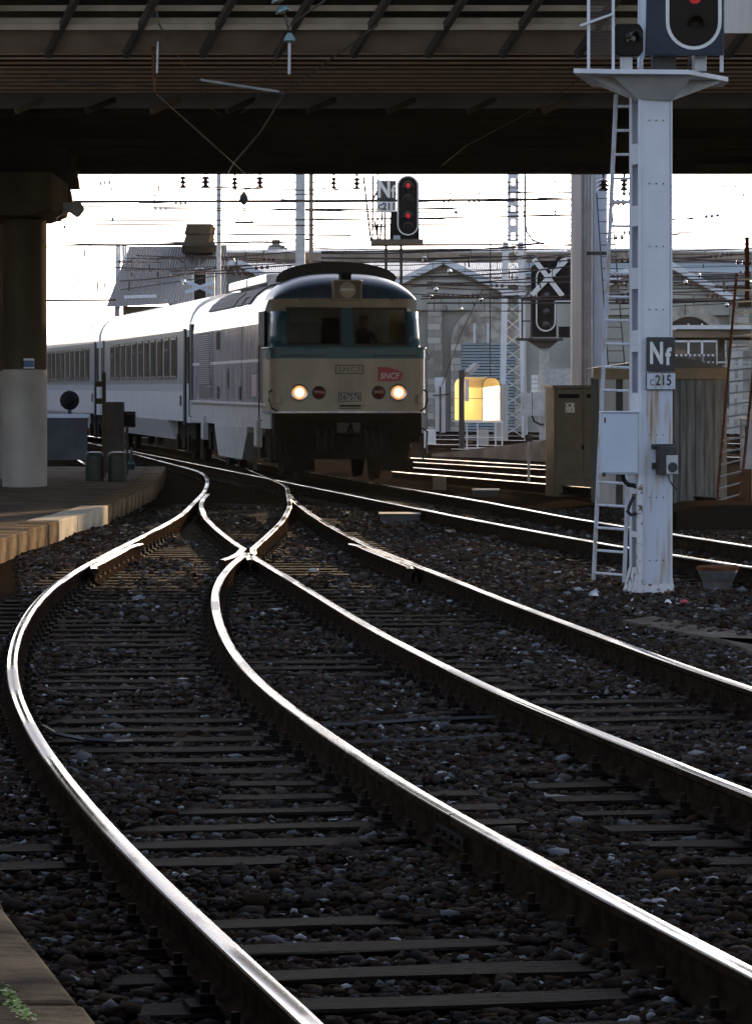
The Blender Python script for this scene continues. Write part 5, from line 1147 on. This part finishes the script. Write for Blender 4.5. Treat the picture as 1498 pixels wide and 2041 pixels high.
for (ax, ay, lx, rx, ey_) in ((883,520,735,1030,588),(1300,510,1150,1470,598),(1720,505,1560,1880,598),(470,522,330,600,585)):
    g_ = MB().prism([bp2(lx+6,ey_,YB-.4), bp2(ax,ay+6,YB-.4), bp2(rx-6,ey_,YB-.4), bp2(rx-6,ey_+30,YB-.4), bp2(lx+6,ey_+30,YB-.4)], YB-.4, YB+3, 'y').build('gable', M['render'], sd_)
    for (x0_, x1_) in ((lx, ax), (rx, ax)):
        MB().bar(W(x0_, ey_+3, YB-.7), W(x1_, ay-1, YB-.7), .55, .28).build('verge_board', M['lattice'], g_)
        MB().bar(W(x0_, ey_+11, YB-.55), W(x1_, ay+8, YB-.55), .3, .25).build('soffit_board', M['conc'], g_)
for (xa, xb, yt) in ((852,880,586),(1452,1490,600),(1150,1180,600)): 
    a, c = W(xa,yt,YB-.35), W(xb,862,YB-.35); MB().box(a.x, c.x, YB-.62, YB-.3, G_Z, a.z).build('stone_pier', M['blocks'], sd_)
for cx_, win in ((972, False), (1372, True), (572, False), (1772, True)):
    r_ = 53; ro = 74; Y0 = YB-.45; n = 20
    ring = [(cx_+ro*math.cos(math.pi*i/n), 684-ro*math.sin(math.pi*i/n)) for i in range(n+1)] + [(cx_-r_*math.cos(math.pi*i/n), 684-r_*math.sin(math.pi*i/n)) for i in range(n+1)]
    MB().add([], [])
    mb = MB(); 
    for i in range(n):
        a0, a1 = math.pi*i/n, math.pi*(i+1)/n
        P4 = [(cx_+rr*math.cos(t_), 684-rr*math.sin(t_)) for rr, t_ in ((r_,a0),(ro,a0),(ro,a1),(r_,a1))]
        mb.prism([bp2(x,y,Y0) for x,y in P4], Y0-.12-(.03 if i % 2 else 0), Y0, 'y')
    ar = mb.build('arch_stones', M['stone_wall'], sd_)
    fill = [(cx_+r_*math.cos(math.pi*i/n), 684-r_*math.sin(math.pi*i/n)) for i in range(n+1)]
    MB().prism([bp2(x,y,Y0) for x,y in fill], Y0-.06, Y0-.01, 'y').build('arch_fill', M['stone_wall'] if not win else M['glass'], ar)
    for x0_, x1_ in ((cx_-ro, cx_-r_), (cx_+r_, cx_+ro)):
        a, c = W(x0_,684,Y0), W(x1_,862,Y0); MB().box(a.x, c.x, Y0-.14, Y0, G_Z, a.z).build('jamb', M['blocks'], ar)
    a, c = W(cx_-r_,684,Y0), W(cx_+r_,862,Y0); MB().box(a.x, c.x, Y0-.05, Y0+.02, G_Z, a.z).build('shutter' if not win else 'window_glass', M['shutter'] if not win else M['glass'], ar)
    for dx in ((-27, 0) if not win else (-40, -1, 26)): MB().bar(W(cx_+dx, 645, Y0-.1), W(cx_+dx, 684 if not win else 760, Y0-.1), .09).build('mullion', M['lattice'], ar)
    if win:
        for yy_ in (680, 708, 735): MB().bar(W(cx_-r_, yy_, Y0-.1), W(cx_+r_, yy_, Y0-.1), .09).build('glazing_bar', M['lattice'], ar)
# older shed with ventilator on the left
ol = thing('old_shed', 'dark corrugated roof with a ridge ventilator behind the coaches', 'train shed', (W(340,862,150).x, 150, G_Z))
mb = MB(); P = [W(212,612,148), W(452,600,148), W(452,490,158), W(258,491,158)]
mb.add([*P, W(240,600,170), W(452,600,170)], [(0,1,2,3),(3,2,5,4),(0,3,4),(1,5,2),(0,4,5,1)]).build('roof', M['roof_dark'], ol)
MB().box(P[0].x+.6, P[1].x, 149, 168, G_Z, P[0].z+.05).build('wall', M['conc'], ol)
MB().bar(W(248,592,147.5), W(312,590,147.5), .12).build('gutter', M['lattice'], ol)
for (ya_, yb_, xa, xb) in ((449,469,373,424),(471,487,371,422)):
    P5 = [bp2(xa+3,ya_,157), bp2(xb,ya_,157), bp2(xb-4,yb_,157), bp2(xa-2,yb_,157)]; MB().prism(P5, 155.5, 160, 'y').build('ventilator_box', M['pier_conc'], ol)
a, c = W(368,492,157), W(428,486,157); MB().box(a.x, c.x, 155, 160.5, a.z-.3, c.z).build('ventilator_base', M['conc_dark'], ol)
# plain block and chimney between them
bk = thing('yard_block', 'pale flat roofed block with a small chimney behind the locomotive roof', 'building', (W(520,862,175).x, 175, G_Z))
a, c = W(441,500,175), W(640,862,175); MB().box(a.x, c.x, 175, 185, G_Z, a.z).build('wall', M['render'], bk)
a, c = W(541,476,175), W(556,502,175); MB().box(a.x, c.x, 176, 177, c.z, a.z).build('chimney', M['conc'], bk); MB().prism([bp2(528,500,175), bp2(537,487,175), bp2(560,487,175), bp2(580,500,175)], 175.5, 178, 'y').build('chimney_base', M['render'], bk)
# flat platform canopy on the right
cn = thing('flat_canopy', 'flat pale edged platform canopy on dark posts at the right', 'canopy', (W(1430,862,120).x, 120, G_Z))
a, c = W(1346,648,120), W(1800,656,120); MB().box(a.x, c.x, 120, 124, c.z, a.z).build('edge', M['lattice'], cn); MB().box(a.x, c.x, 120.3, 128, W(0,672,120).z, c.z-.01).build('roof', M['conc'], cn)
for x in (1436, 1560): MB().bar(W(x,668,122), W(x,862,122), .22).build('post', M['steel_dark'], cn)
rl_ = thing('yard_railing', 'row of short blue grey posts behind the shed roof', 'railing', (W(1400,862,125).x, 125, G_Z))
for x in list(range(1352,1425,9))+[1457,1474]: MB().bar(W(x,706 if x < 1440 else 700,118), W(x,865,118), .07 if x < 1440 else .14).build('post', M['steel_dark' if x < 1440 else 'tin'], rl_)
MB().bar(W(1346,722,118), W(1700,722,118), .06).build('rail_bar', M['tin'], rl_); MB().bar(W(1440,732,118), W(1700,732,118), .09).build('rail_bar', M['tin'], rl_)
# wall under the canopy closing the yard on the right
solo(MB().box(W(1130,0,150).x, W(1900,0,150).x, 150, 150.4, G_Z, W(0,815,150).z), 'yard_wall', M['stone_wall'], 'low dark stone wall across the yard behind the shed', 'low wall', (W(1400,0,150).x, 150, G_Z))

# ---------------------------------------------------------------- catenary masts and far signals
def post(name, lb, x, wpx, ytop, Yd, m, dep=None, group='plain catenary posts', parent=None):
    a, c = W(x-wpx/2,ytop,Yd), W(x+wpx/2,ytop,Yd)
    return solo(MB().box(a.x, c.x, Yd, Yd+(dep or (c.x-a.x)), G_Z, a.z), name, M[m], lb, 'catenary mast', ((a.x+c.x)/2, Yd, G_Z), group, bevel=.01)
post('catenary_post', 'slim grey post rising behind the coaches, left of the hanging float', 436, 8.5, 150, 120, 'tin')
post('catenary_post', 'wide grey post rising behind the front of the locomotive roof', 598, 19, 130, 100, 'tin')
post('catenary_post', 'thin brown post just right of the wide grey post', 620, 8.5, 130, 102, 'conc')
bm_ = thing('wide_mast', 'very wide pale ribbed mast behind the brown cabinet, left of the ladder', 'catenary mast', (W(1175,0,84).x, 84, G_Z))
for (x0_, x1_, m_, d0, nm) in ((1139,1158,'pink_post',0,'flange'),(1159,1181,'grey_white',.12,'web'),(1184,1211,'blue_post',.35,'side_plate')):
    a, c = W(x0_,120,84), W(x1_,120,84); MB().box(a.x, c.x, 84+d0, 84.6+d0, G_Z, a.z).build(nm, M[m_], bm_, bevel=.01)
for k in range(3): a = W(1162+k*6,120,84.1); MB().box(a.x, a.x+.015, 84.095, 84.12, G_Z, a.z).build('rib', M['conc'], bm_)
MB().bar(W(1168,505,83.8), W(1212,505,83.8), .08).build('step_bar', M['steel_dark'], bm_)
ladder('ladder', 'narrow ladder leaning towards the wide pale mast behind the long one', W(1211,730,80), W(1188,384,81), W(1244,730,80), W(1216,384,81), 15, .012, 'steel_dark', 'steel_dark')
def lattice(lb, Yd, xl0, xr0, y0, xl1, xr1, y1, n, leg, group='lattice masts'):
    lt = thing('lattice_mast', lb, 'catenary mast', (W((xl0+xr0)/2,0,Yd).x, Yd, G_Z), group)
    dp = .6
    c4 = lambda t_, s_: (W(xl0+(xl1-xl0)*t_, y0+(y1-y0)*t_, Yd), W(xr0+(xr1-xr0)*t_, y0+(y1-y0)*t_, Yd))[s_]
    for s_ in (0, 1):
        for d_ in (0, dp): MB().bar(c4(0,s_)+Vector((.05 if d_ else 0,d_,0)), c4(1,s_)+Vector((.05 if d_ else 0,d_,0)), leg).build('leg', M['lattice'], lt)
    for i in range(n):
        t0_, t1_ = i/n, (i+1)/n; s_ = i % 2
        MB().bar(c4(t0_, s_)+Vector((0,-.03,0)), c4(t1_, 1-s_)+Vector((0,-.03,0)), leg*.62, .03).build('brace', M['lattice'], lt)
        MB().bar(c4(t0_, 1-s_)+Vector((0,dp+.03,0)), c4(t1_, s_)+Vector((0,dp+.03,0)), leg*.62, .03).build('brace', M['lattice_y'], lt)
    return lt
lattice('tall pale lattice mast standing between the yellow hood and the crossed signal', 140, 999, 1044, 872, 1006, 1036, 482, 13, .19)
up = thing('slotted_mast', 'upper pale mast section with round holes above the lattice mast', 'catenary mast', W(1021,482,140))
a, c = W(1011,482,140.2), W(1033,320,140.2)
hs = [362,387,415,442,470]; yprev = 482; mb = MB()
mb.box(a.x, a.x+.12, 140.1, 140.4, a.z, c.z); mb.box(c.x-.12, c.x, 140.1, 140.4, a.z, c.z)
for h_ in hs[::-1]: mb.box(a.x+.12, c.x-.12, 140.15, 140.3, W(0,yprev,140).z, W(0,h_+6,140).z); yprev = h_-6
mb.box(a.x+.12, c.x-.12, 140.15, 140.3, W(0,yprev,140).z, c.z); mb.build('slotted_plate', M['lattice'], up)
lattice('small distant lattice mast left of the dark corrugated roof', 155, 230, 249, 700, 234, 246, 486, 16, .10)
post('catenary_post', 'thin tall post right of the lattice mast with a bent arm', 1046, 4, 300, 138, 'pink_post')
def board(parent, pts, Yd, t_, name, m): 
    return MB().prism([bp2(x,y,Yd) for x,y in pts], Yd, Yd+t_, 'y').build(name, M[m] if isinstance(m, str) else m, parent)
# crossed-out signal in the yard
YX = 108
xs = thing('disused_signal', 'black light signal with a white cross over it, taken out of use', 'signal', (W(1084,0,YX).x, YX, G_Z), 'crossed out signals')
board(xs, [(1058,532),(1072,522),(1104,520),(1112,511),(1150,511),(1150,602),(1108,602),(1108,672),(1056,672)], YX, .12, 'backboard', 'black')
def ring_path(pts, wpx, Yd, parent, nm='border', m='white_sign'):
    mb = MB(); 
    for p_, q_ in zip(pts[:-1], pts[1:]): mb.bar(W(*p_, Yd), W(*q_, Yd), wpx*Yd/F, .03, up=(0,1,0))
    return mb.build(nm, M[m], parent)
arcb = [(1087+18.5*math.cos(math.pi*i/12), 641+18.5*math.sin(math.pi*i/12)) for i in range(13)]
ring_path([(1146,600),(1106,600),(1105.5,641)]+arcb+[(1068.5,641),(1068.5,560)]+[(1087-18.5*math.cos(math.pi*i/8), 552-17*math.sin(math.pi*i/8)) for i in range(9)], 2.6, YX-.03, xs)
ring_path([(1112,530)]+[(1130-20*math.cos(math.pi*i/12), 532-18*math.sin(math.pi*i/12)) for i in range(10)], 2.4, YX-.03, xs)
cr_ = MB().bar(W(1063,516,YX-.12), W(1120,590,YX-.12), .14, .03, up=(0,1,0)).build('cross_arm', M['white_sign'], xs); MB().bar(W(1129,517,YX-.17), W(1059,588,YX-.17), .14, .03, up=(0,1,0)).build('cross_arm', M['white_sign'], xs)
for y in (560, 590, 622, 648):
    c = W(1088, y, YX-.03); MB().lathe([(.001,-.02),(.09,-.01),(.11,0)], c, 'y', 14).build('lens', M['glass'], xs)
MB().box(W(1028,0,YX).x, W(1120,0,YX).x, YX-.4, YX+.5, W(0,679,YX).z, W(0,674,YX).z).build('platform_plate', M['steel_dark'], xs)
MB().prism([bp2(1050,679,YX), bp2(1112,679,YX), bp2(1094,694,YX), bp2(1074,694,YX)], YX-.2, YX+.3, 'y').build('bracket', M['steel_dark'], xs)
a = W(1075,690,YX); c = W(1094,690,YX); MB().box(a.x, c.x, YX, YX+.25, G_Z, a.z).build('mast', M['tin'], xs)
for x in (1040, 1058): MB().bar(W(x,595,YX-.2), W(x,675,YX-.2), .05).build('guard_post', M['steel_dark'], xs)
for y in (597, 640): MB().bar(W(1040,y,YX-.2), W(1058,y,YX-.2), .04).build('guard_rail', M['steel_dark'], xs)
a, c = W(1112,651,YX), W(1134,673,YX); MB().box(a.x, c.x, YX-.2, YX, c.z, a.z).build('marker_lamp', M['black'], xs)
a, c = W(1038,783,YX-.5), W(1083,829,YX-.5); cx2 = MB().box(a.x, c.x, YX-.5, YX-.1, c.z, a.z).build('cabinet', M['grey_white'], xs); m_ = W(1060,0,YX-.5).x; MB().box(m_-.008, m_+.008, YX-.508, YX-.5, c.z, a.z).build('door_gap', M['steel_dark'], cx2)
MB().tube([W(1060,829,YX-.3), W(1064,840,YX-.3), W(1076,846,YX-.2), W(1082,846,YX)], .03).build('conduit', M['blackrub'], xs)
a, c = W(1058,746,YX-.1), W(1072,784,YX-.1)
for k in range(4): MB().box(a.x, c.x, YX-.15, YX-.12, a.z-(k+1)*.13, a.z-k*.13-.02).build('notice_plate', M['white_sign'], xs)
# left crossed signal, seen over the coach roof
YX2 = 150
x2 = thing('disused_signal', 'grey light signal with a pale cross seen just above the coach roof', 'signal', (W(398,0,YX2).x, YX2, G_Z), 'crossed out signals')
board(x2, [(382,545),(428,540),(428,640),(382,640)], YX2-6, .2, 'backboard', 'tin')
board(x2, stadium(384,413,532,640), YX2-6.1, .08, 'border', 'white_sign'); board(x2, stadium(387,410,535,637), YX2-6.15, .08, 'face', 'black')
MB().bar(W(371,560,YX2-6.4), W(424,584,YX2-6.4), .13, .03, up=(0,1,0)).build('cross_arm', M['blue_post'], x2); MB().bar(W(427,562,YX2-6.5), W(369,583,YX2-6.5), .13, .03, up=(0,1,0)).build('cross_arm', M['blue_post'], x2)
MB().bar(W(400,600,YX2-6), W(400,870,YX2-6), .3).build('mast', M['tin'], x2)
# signal C 211
Y2 = 88
s2 = thing('colour_light_signal', 'black light signal showing two red lamps with Nf and C 211 plates above the locomotive', 'signal', (W(790,0,Y2).x, Y2, G_Z), 'colour light signals')
board(s2, stadium(790,835,349,472), Y2, .12, 'backboard', 'black'); board(s2, [(778,420),(835,420),(835,476),(776,476)], Y2+.01, .1, 'lower_backboard', 'black')
st_ = stadium(792.5,832.5,351,468); ring_path(st_+[st_[0]], 2.4, Y2-.03, s2)
for y, m_ in ((370,'sig_red_far'),(397,'glass'),(430,'sig_red_far'),(452,'glass')):
    c = W(813, y, Y2-.04); MB().lathe([(.001,-.02),(.05,-.015),(.06,0)], c, 'y', 14).build('lens', M[m_], s2)
    MB().tube([W(803,y+2,Y2-.1), W(806,y-5,Y2-.25), W(813,y-9,Y2-.3), W(820,y-5,Y2-.25), W(823,y+2,Y2-.1)], .02).build('visor', M['steel_dark'], s2)
pb = board(s2, [(750,360),(789,360),(789,399),(750,399)], Y2-.05, .04, 'letter_plate', 'plateblk')
def ft(parent, s, x, y, size, m, Yd, sx=.8, bold=.006): return text(parent, s, 'lettering', M[m], size, Matrix.Translation(W(x, y, Yd)) @ FACE, .004, bold, sx)
ft(pb, 'N', 765, 378, .56, 'white_sign', Y2-.06, .72, .02); ft(pb, 'f', 783, 383, .40, 'white_sign', Y2-.06, .75, .012)
pb = board(s2, [(751,402),(789,402),(789,422),(751,422)], Y2-.05, .04, 'number_plate', 'white_sign')
ft(pb, 'C', 758, 413, .17, 'plateblk', Y2-.06, .9, .004); ft(pb, '211', 775, 412, .23, 'plateblk', Y2-.06, .92, .006)
a, c = W(739,479,Y2), W(843,488,Y2); MB().box(a.x, c.x, Y2-.5, Y2+.6, c.z, a.z).build('platform_plate', M['cab_brown'], s2)
a, c = W(784,470,Y2), W(797,482,Y2); MB().box(a.x, c.x, Y2-.2, Y2+.1, c.z, a.z).build('foot', M['tin'], s2)
for pth in ([(742,480),(743,350)],[(724,350),(739,482)],[(752,480),(752,345)],[(746,440),(754,480)],[(762,420),(757,480)],[(767,420),(767,482)],[(742,452),(768,452)],[(742,400),(752,380)]):
    MB().bar(W(*pth[0],Y2+.2), W(*pth[1],Y2+.2), .045).build('guard_bar', M['steel_dark'], s2)
for x in (769, 799): MB().bar(W(x,488,Y2+.2), (W(x,488,Y2).x, Y2+.2, G_Z), .07).build('mast_leg', M['steel_dark'], s2)
# orange lit hood on a railed stand
YH = 115
hd2 = thing('barrel_hood', 'yellow barrel shaped translucent hood glowing in the low sun on a railed stand', 'hood', (W(950,0,YH).x, YH, G_Z))
def ush(xa, xb, yt, yb, Ya, Yb, dx):
    n = 16; r_ = (xb-xa)/2; cx_ = (xa+xb)/2; pts = [(xa, yb)]+[(cx_-r_*math.cos(math.pi*i/n), yt+r_*.92-r_*.92*math.sin(math.pi*i/n)) for i in range(n+1)]+[(xb, yb)]
    vs = [W(x, y, Ya) for x, y in pts] + [W(x, y, Ya)+Vector((dx, Yb-Ya, 0)) for x, y in pts]; k = len(pts)
    return vs, k
vs, k = ush(961, 996, 752, 838, YH, YH+.9, -.83)
mb = MB(); mb.add(vs, [(i, i+1, k+i+1, k+i) for i in range(k-2)]); o = mb.build('shell', M['yellow'], hd2, smooth=True); s_ = o.modifiers.new('t', 'SOLIDIFY'); s_.thickness = .02
MB().add(vs[:k], [tuple(range(k))]).build('end_glow', M['opening_glow'], hd2)  # sheet added across the open end to stand for light shining through
MB().tube([v+Vector((0,-.02,0)) for v in vs[:k]], .012).build('rim', M['cab_brown'], hd2)
MB().bar(W(905,794,YH-.02), W(996,794,YH-.02), .018).build('cross_bar', M['cab_brown'], hd2); MB().bar(W(900,839,YH-.02), W(1000,839,YH-.02), .05).build('sill', M['white_sign'], hd2)
for x in (930, 951, 987, 1000): MB().bar(W(x,840,YH-.05), W(x,903,YH-.05), .045).build('stand_post', M['white_sign'], hd2)
for y in (842, 872, 893): MB().bar(W(922,y,YH-.08), W(1003,y,YH-.08), .04).build('stand_rail', M['white_sign'], hd2)
p_ = thing('lineside_post', 'dark square post with a pale case in front of the yellow hood', 'post', GP(921, 905, G_Z)); Yp = GP(921,905,G_Z).y
a, c = W(914,738,Yp), W(925,905,Yp); MB().box(a.x, c.x, Yp, Yp+.15, G_Z, a.z).build('shaft', M['steel_dark'], p_); a, c = W(926,756,Yp), W(934,800,Yp); MB().box(a.x, c.x, Yp, Yp+.2, c.z, a.z).build('case', M['white_sign'], p_)
MB().bar(W(930,745,Yp), W(948,728,Yp+.3), .2, .15).build('lamp_arm', M['pink_post'], p_)
p_ = thing('shunting_board', 'pale blue pair of upright boards on a post right of the locomotive', 'signal board', W(877,868,118))
for x0_, x1_, y0_, y1_ in ((866,887,752,775),(867,875,775,860),(879,887,775,862)): a, c = W(x0_,y0_,118), W(x1_,y1_,118); MB().box(a.x, c.x, 118, 118.08, c.z, a.z).build('board', M['blue_post'], p_)
MB().bar(W(877,770,117.9), W(877,872,117.9), .06).build('post', M['steel_dark'], p_); MB().bar(W(862,788,117.9), W(895,786,117.9), .04).build('arm', M['steel_dark'], p_)
boxthing('white_case', 'white lineside case low beside the side tracks', 'lineside case', 845, 868, 857, 893, 'white_sign', .5); boxthing('white_case', 'tan lineside case below the yellow hood', 'lineside case', 951, 973, 857, 893, 'pink_post', .5)
for i, (xa, xb, yt, yb, Yd, m_) in enumerate(((985,1012,765,830,135,'pink_post'),(1095,1137,735,800,135,'tin'))):
    a, c = W(xa,yt,Yd), W(xb,yb,Yd); solo(MB().box(a.x, c.x, Yd, Yd+1, G_Z, a.z), 'yard_cabinet', M[m_], ['warm lit cabinet behind the foot of the lattice mast','grey cabinet behind the crossed signal mast'][i], 'cabinet', ((a.x+c.x)/2, Yd, G_Z))
# overhead lines of the yard
def ohl(lb, x0, y0, x1, y1, Yd, gap, nd, sag=6):
    t_ = thing('overhead_line', lb, 'overhead wires', W(x0, y0, Yd), 'overhead lines over the yard')
    f_ = lambda u: (x0+(x1-x0)*u, y0+(y1-y0)*u); pts = [W(f_(u)[0], f_(u)[1]+gap-sag*0, Yd) for u in (0, .5, 1)]
    MB().tube(pts, .016, 4).build('contact_wire', M['wire'], t_)
    ms = []
    for i in range(13): u = i/12; x, y = f_(u); ms.append(W(x, y+sag*(1-(2*u-1)**2), Yd))
    MB().tube(ms, .02, 4).build('messenger_wire', M['wire'], t_)
    for i in range(nd):
        u = (i+.5)/nd; x, y = f_(u); MB().bar(W(x, y+sag*(1-(2*u-1)**2), Yd), W(x, y+gap, Yd), .022).build('dropper', M['wire'], t_)
ohl('overhead line crossing the top of the sky opening from pier to wide mast', 92, 401, 1140, 396, 96, 3, 3, 1)
ohl('overhead line rising gently in front of the left gable', 820, 551, 1140, 530, 100, 20, 4)
ohl('overhead line rising gently below the first, right of the locomotive', 640, 505, 1065, 487, 105, 22, 5)
ohl('overhead line in front of the arch stones', 840, 590, 1040, 590, 120, 30, 4, 4)
ohl('overhead line passing in front of the dark corrugated roof', 240, 560, 445, 530, 125, 18, 4)
ohl('overhead line sagging across the upper left building roof', 250, 515, 600, 500, 130, 24, 6)
ohl('overhead line in front of the right gable and mast', 1215, 560, 1600, 552, 110, 18, 6)
ohl('overhead line just under the far roof ridge on the right', 1130, 500, 1600, 488, 115, 26, 6)
ohl('overhead line at mid height behind the mast on the right', 1215, 605, 1600, 585, 118, 12, 5)
ohl('thin paired overhead line low in the left sky', 92, 598, 232, 597, 130, 2, 4, 0)
ohl('overhead line through the middle of the sky opening', 92, 490, 620, 478, 125, 3, 3, 1)
ohl('overhead line crossing between the signals near the roof line', 830, 520, 1150, 505, 125, 26, 5)
wire_thing('stay_cable', [W(1131,448,95), W(1190,440,95), W(1215,436,95)], .014, 'short wire crossing the wide mast, upper one'); wire_thing('stay_cable', [W(1131,472,95), W(1215,466,95)], .014, 'short wire crossing the wide mast, lower one')
wire_thing('stay_cable', [W(880,768,118), W(920,660,117), W(962,575,116)], .013, 'slanting rusty stay running up from the pale blue boards', m='rust')
wire_thing('stay_cable', [W(977,480,125), W(976,600,125), W(976,750,125)], .022, 'thin dark vertical cable in front of the arch')
wire_thing('bent_arm', [W(1046,350,136), W(1044,430,136), W(1049,462,136), W(1062,480,136), W(1084,486,136)], .035, 'curved cable arm bending right from the thin post', 'cable', m='cab_brown')
wire_thing('hooped_bracket', [W(312,518,128), W(330,512,128), W(352,513,128), W(368,525,128), (W(372,540,128))], .035, 'curved dark bracket arm over the corrugated roof', 'bracket arm', m='steel_dark')
# float shaped weight and insulators hanging over the tracks
fl = thing('line_weight', 'pear shaped weight with crossbar hanging from the wires in the sky opening', 'line weight', W(487,400,80))
MB().lathe([(.001,-.12),(.05,-.09),(.10,0),(.09,.06),(.03,.16),(.001,.18)], W(486,398,80), 'z', 16).build('weight', M['green_drum'], fl, smooth=True)
MB().bar(W(468,444,80), W(506,443,80), .05).build('crossbar', M['cab_brown'], fl)
for x in (474, 487, 501): MB().bar(W(x,443,80), W(x if x == 487 else x, 436 if x != 487 else 405, 80), .02).build('pin', M['cab_brown'], fl)
MB().tube([W(478,345,79), W(484,392,80), W(504,345,79)], .014).build('hanger', M['wire'], fl)
for i, (x, y, r_, Yd) in enumerate(((845,517,.13,100),(859,592,.10,100),(958,597,.10,105),(918,616,.08,110),(895,541,.12,112),(1365,563,.11,105),(1392,549,.10,105),(1447,608,.10,105),(1492,562,.10,105),(366,562,.12,110),(342,548,.08,125),(868,577,.12,115),(1256,506,.12,112),(1245,565,.1,112),(908,423,.10,118),(1000,700,.0,1),(129,452,.08,110),(225,436,.08,110),(214,508,.07,130))):
    if r_ == 0: continue
    r_ *= .55; gi = solo(MB().lathe([(.001,-1.3*r_),(r_*.5,-1.1*r_),(r_*.9,-.4*r_),(r_,0),(r_*.9,.5*r_),(r_*.4,1.1*r_),(.001,1.3*r_)], (0,0,0), 'z', 14), 'line_insulator', M['chrome'] if i < 14 else M['insul'], 'small insulator strung on the yard wires' , 'insulator', (0,0,0), 'insulators on the yard wires', smooth=True); gi.location = W(x, y, Yd)
    places = ['beside the left gable, level with its apex','just right of the locomotive roof','in front of the arch crown','left of the arch, below the paired wires','in front of the left gable wall','right of the mast, left one of the upper pair','right of the mast, right one of the upper pair','far right, below the gable slope','at the right edge near the rusty post','left of the cross on the left signal','on the dark corrugated roof','left of the first gable slope','between the two ladders, near the ridge','between the two ladders, under the ridge','alone in the white sky right of the signal','in the white sky beside the pier','in the white sky left, higher one','on the arm of the small lattice mast']
    gi['label'] = 'small shiny insulator ' + places[min(i if i < 15 else i-1, len(places)-1)]

# more thin wires and droppers over the yard
for i in range(40):
    yy_ = 362 + i*6.2 + random.uniform(-4, 4); Yd = random.uniform(92, 150); x0_ = random.choice((92, 140, 250, 420)) if i % 3 else 560; x1_ = random.choice((700, 1000, 1140, 1600))
    if yy_ > 500: x0_ = max(x0_, 640)
    if yy_ > 560: x0_, x1_ = 850, random.choice((1050, 1600))
    sl = random.uniform(-14, 10)
    wire_thing('yard_wire', [W(x0_, yy_, Yd), W((x0_+x1_)/2, yy_+sl/2+3, Yd), W(x1_, yy_+sl, Yd)], random.uniform(.012, .024), 'one of the thin wires strung across the yard in front of sky and shed', group='thin wires strung over the yard')
for i in range(46):
    x = random.choice((random.uniform(130, 560), random.uniform(850, 1130), random.uniform(1360, 1490))); y = random.uniform(352, 440) if i < 18 else random.uniform(495, 640)
    if x < 560 and y > 500: y = random.uniform(495, 560)
    Yd = random.uniform(95, 140); h = random.uniform(8, 26)
    wire_thing('dropper_wire', [W(x, y, Yd), W(x+random.uniform(-3, 3), y+h, Yd)], .022, 'short vertical dropper between two of the yard wires', group='droppers over the yard')
for i in range(34):
    x = random.choice((random.uniform(120, 560), random.uniform(850, 1130), random.uniform(1220, 1255), random.uniform(1350, 1490))); y = random.uniform(358, 475) if i % 3 == 0 else random.uniform(497, 600)
    if x < 560 and y > 495: y = random.uniform(497, 545)
    Yd = random.uniform(95, 140); L = random.uniform(1.2, 3.2); d_ = Vector((1, 0, random.uniform(-.08, .10))).normalized(); r0 = random.uniform(.05, .085); c = W(x, y, Yd)
    mb = MB().tube([c-d_*L, c+d_*L], .018, 4)
    for k in (-.16, 0, .16): mb.cyl(c+d_*(k-.04), c+d_*(k+.04), r0, n=8)
    solo(mb, 'wire_insulator', M['brown_insul'] if i % 3 else M['chrome'], 'small ribbed insulator hanging in the tangle of yard wires', 'insulator', c, 'ribbed insulators in the yard wires')
# sunlit air
HAZE = 0.00003
hz = MB().box(-45, 60, -50, 290, -2.0, 15); hm = bpy.data.materials.new('haze'); hm.use_nodes = True; t = hm.node_tree; t.nodes.remove(t.nodes['Principled BSDF'])
pv = t.nodes.new('ShaderNodeVolumePrincipled'); pv.inputs['Density'].default_value = HAZE; pv.inputs['Color'].default_value = (1,1,1,1); pv.inputs['Anisotropy'].default_value = .55
t.links.new(pv.outputs[0], t.nodes['Material Output'].inputs['Volume'])
ho = hz.build('haze', hm); tag(ho, 'thin sunlit haze filling the yard', kind='stuff')
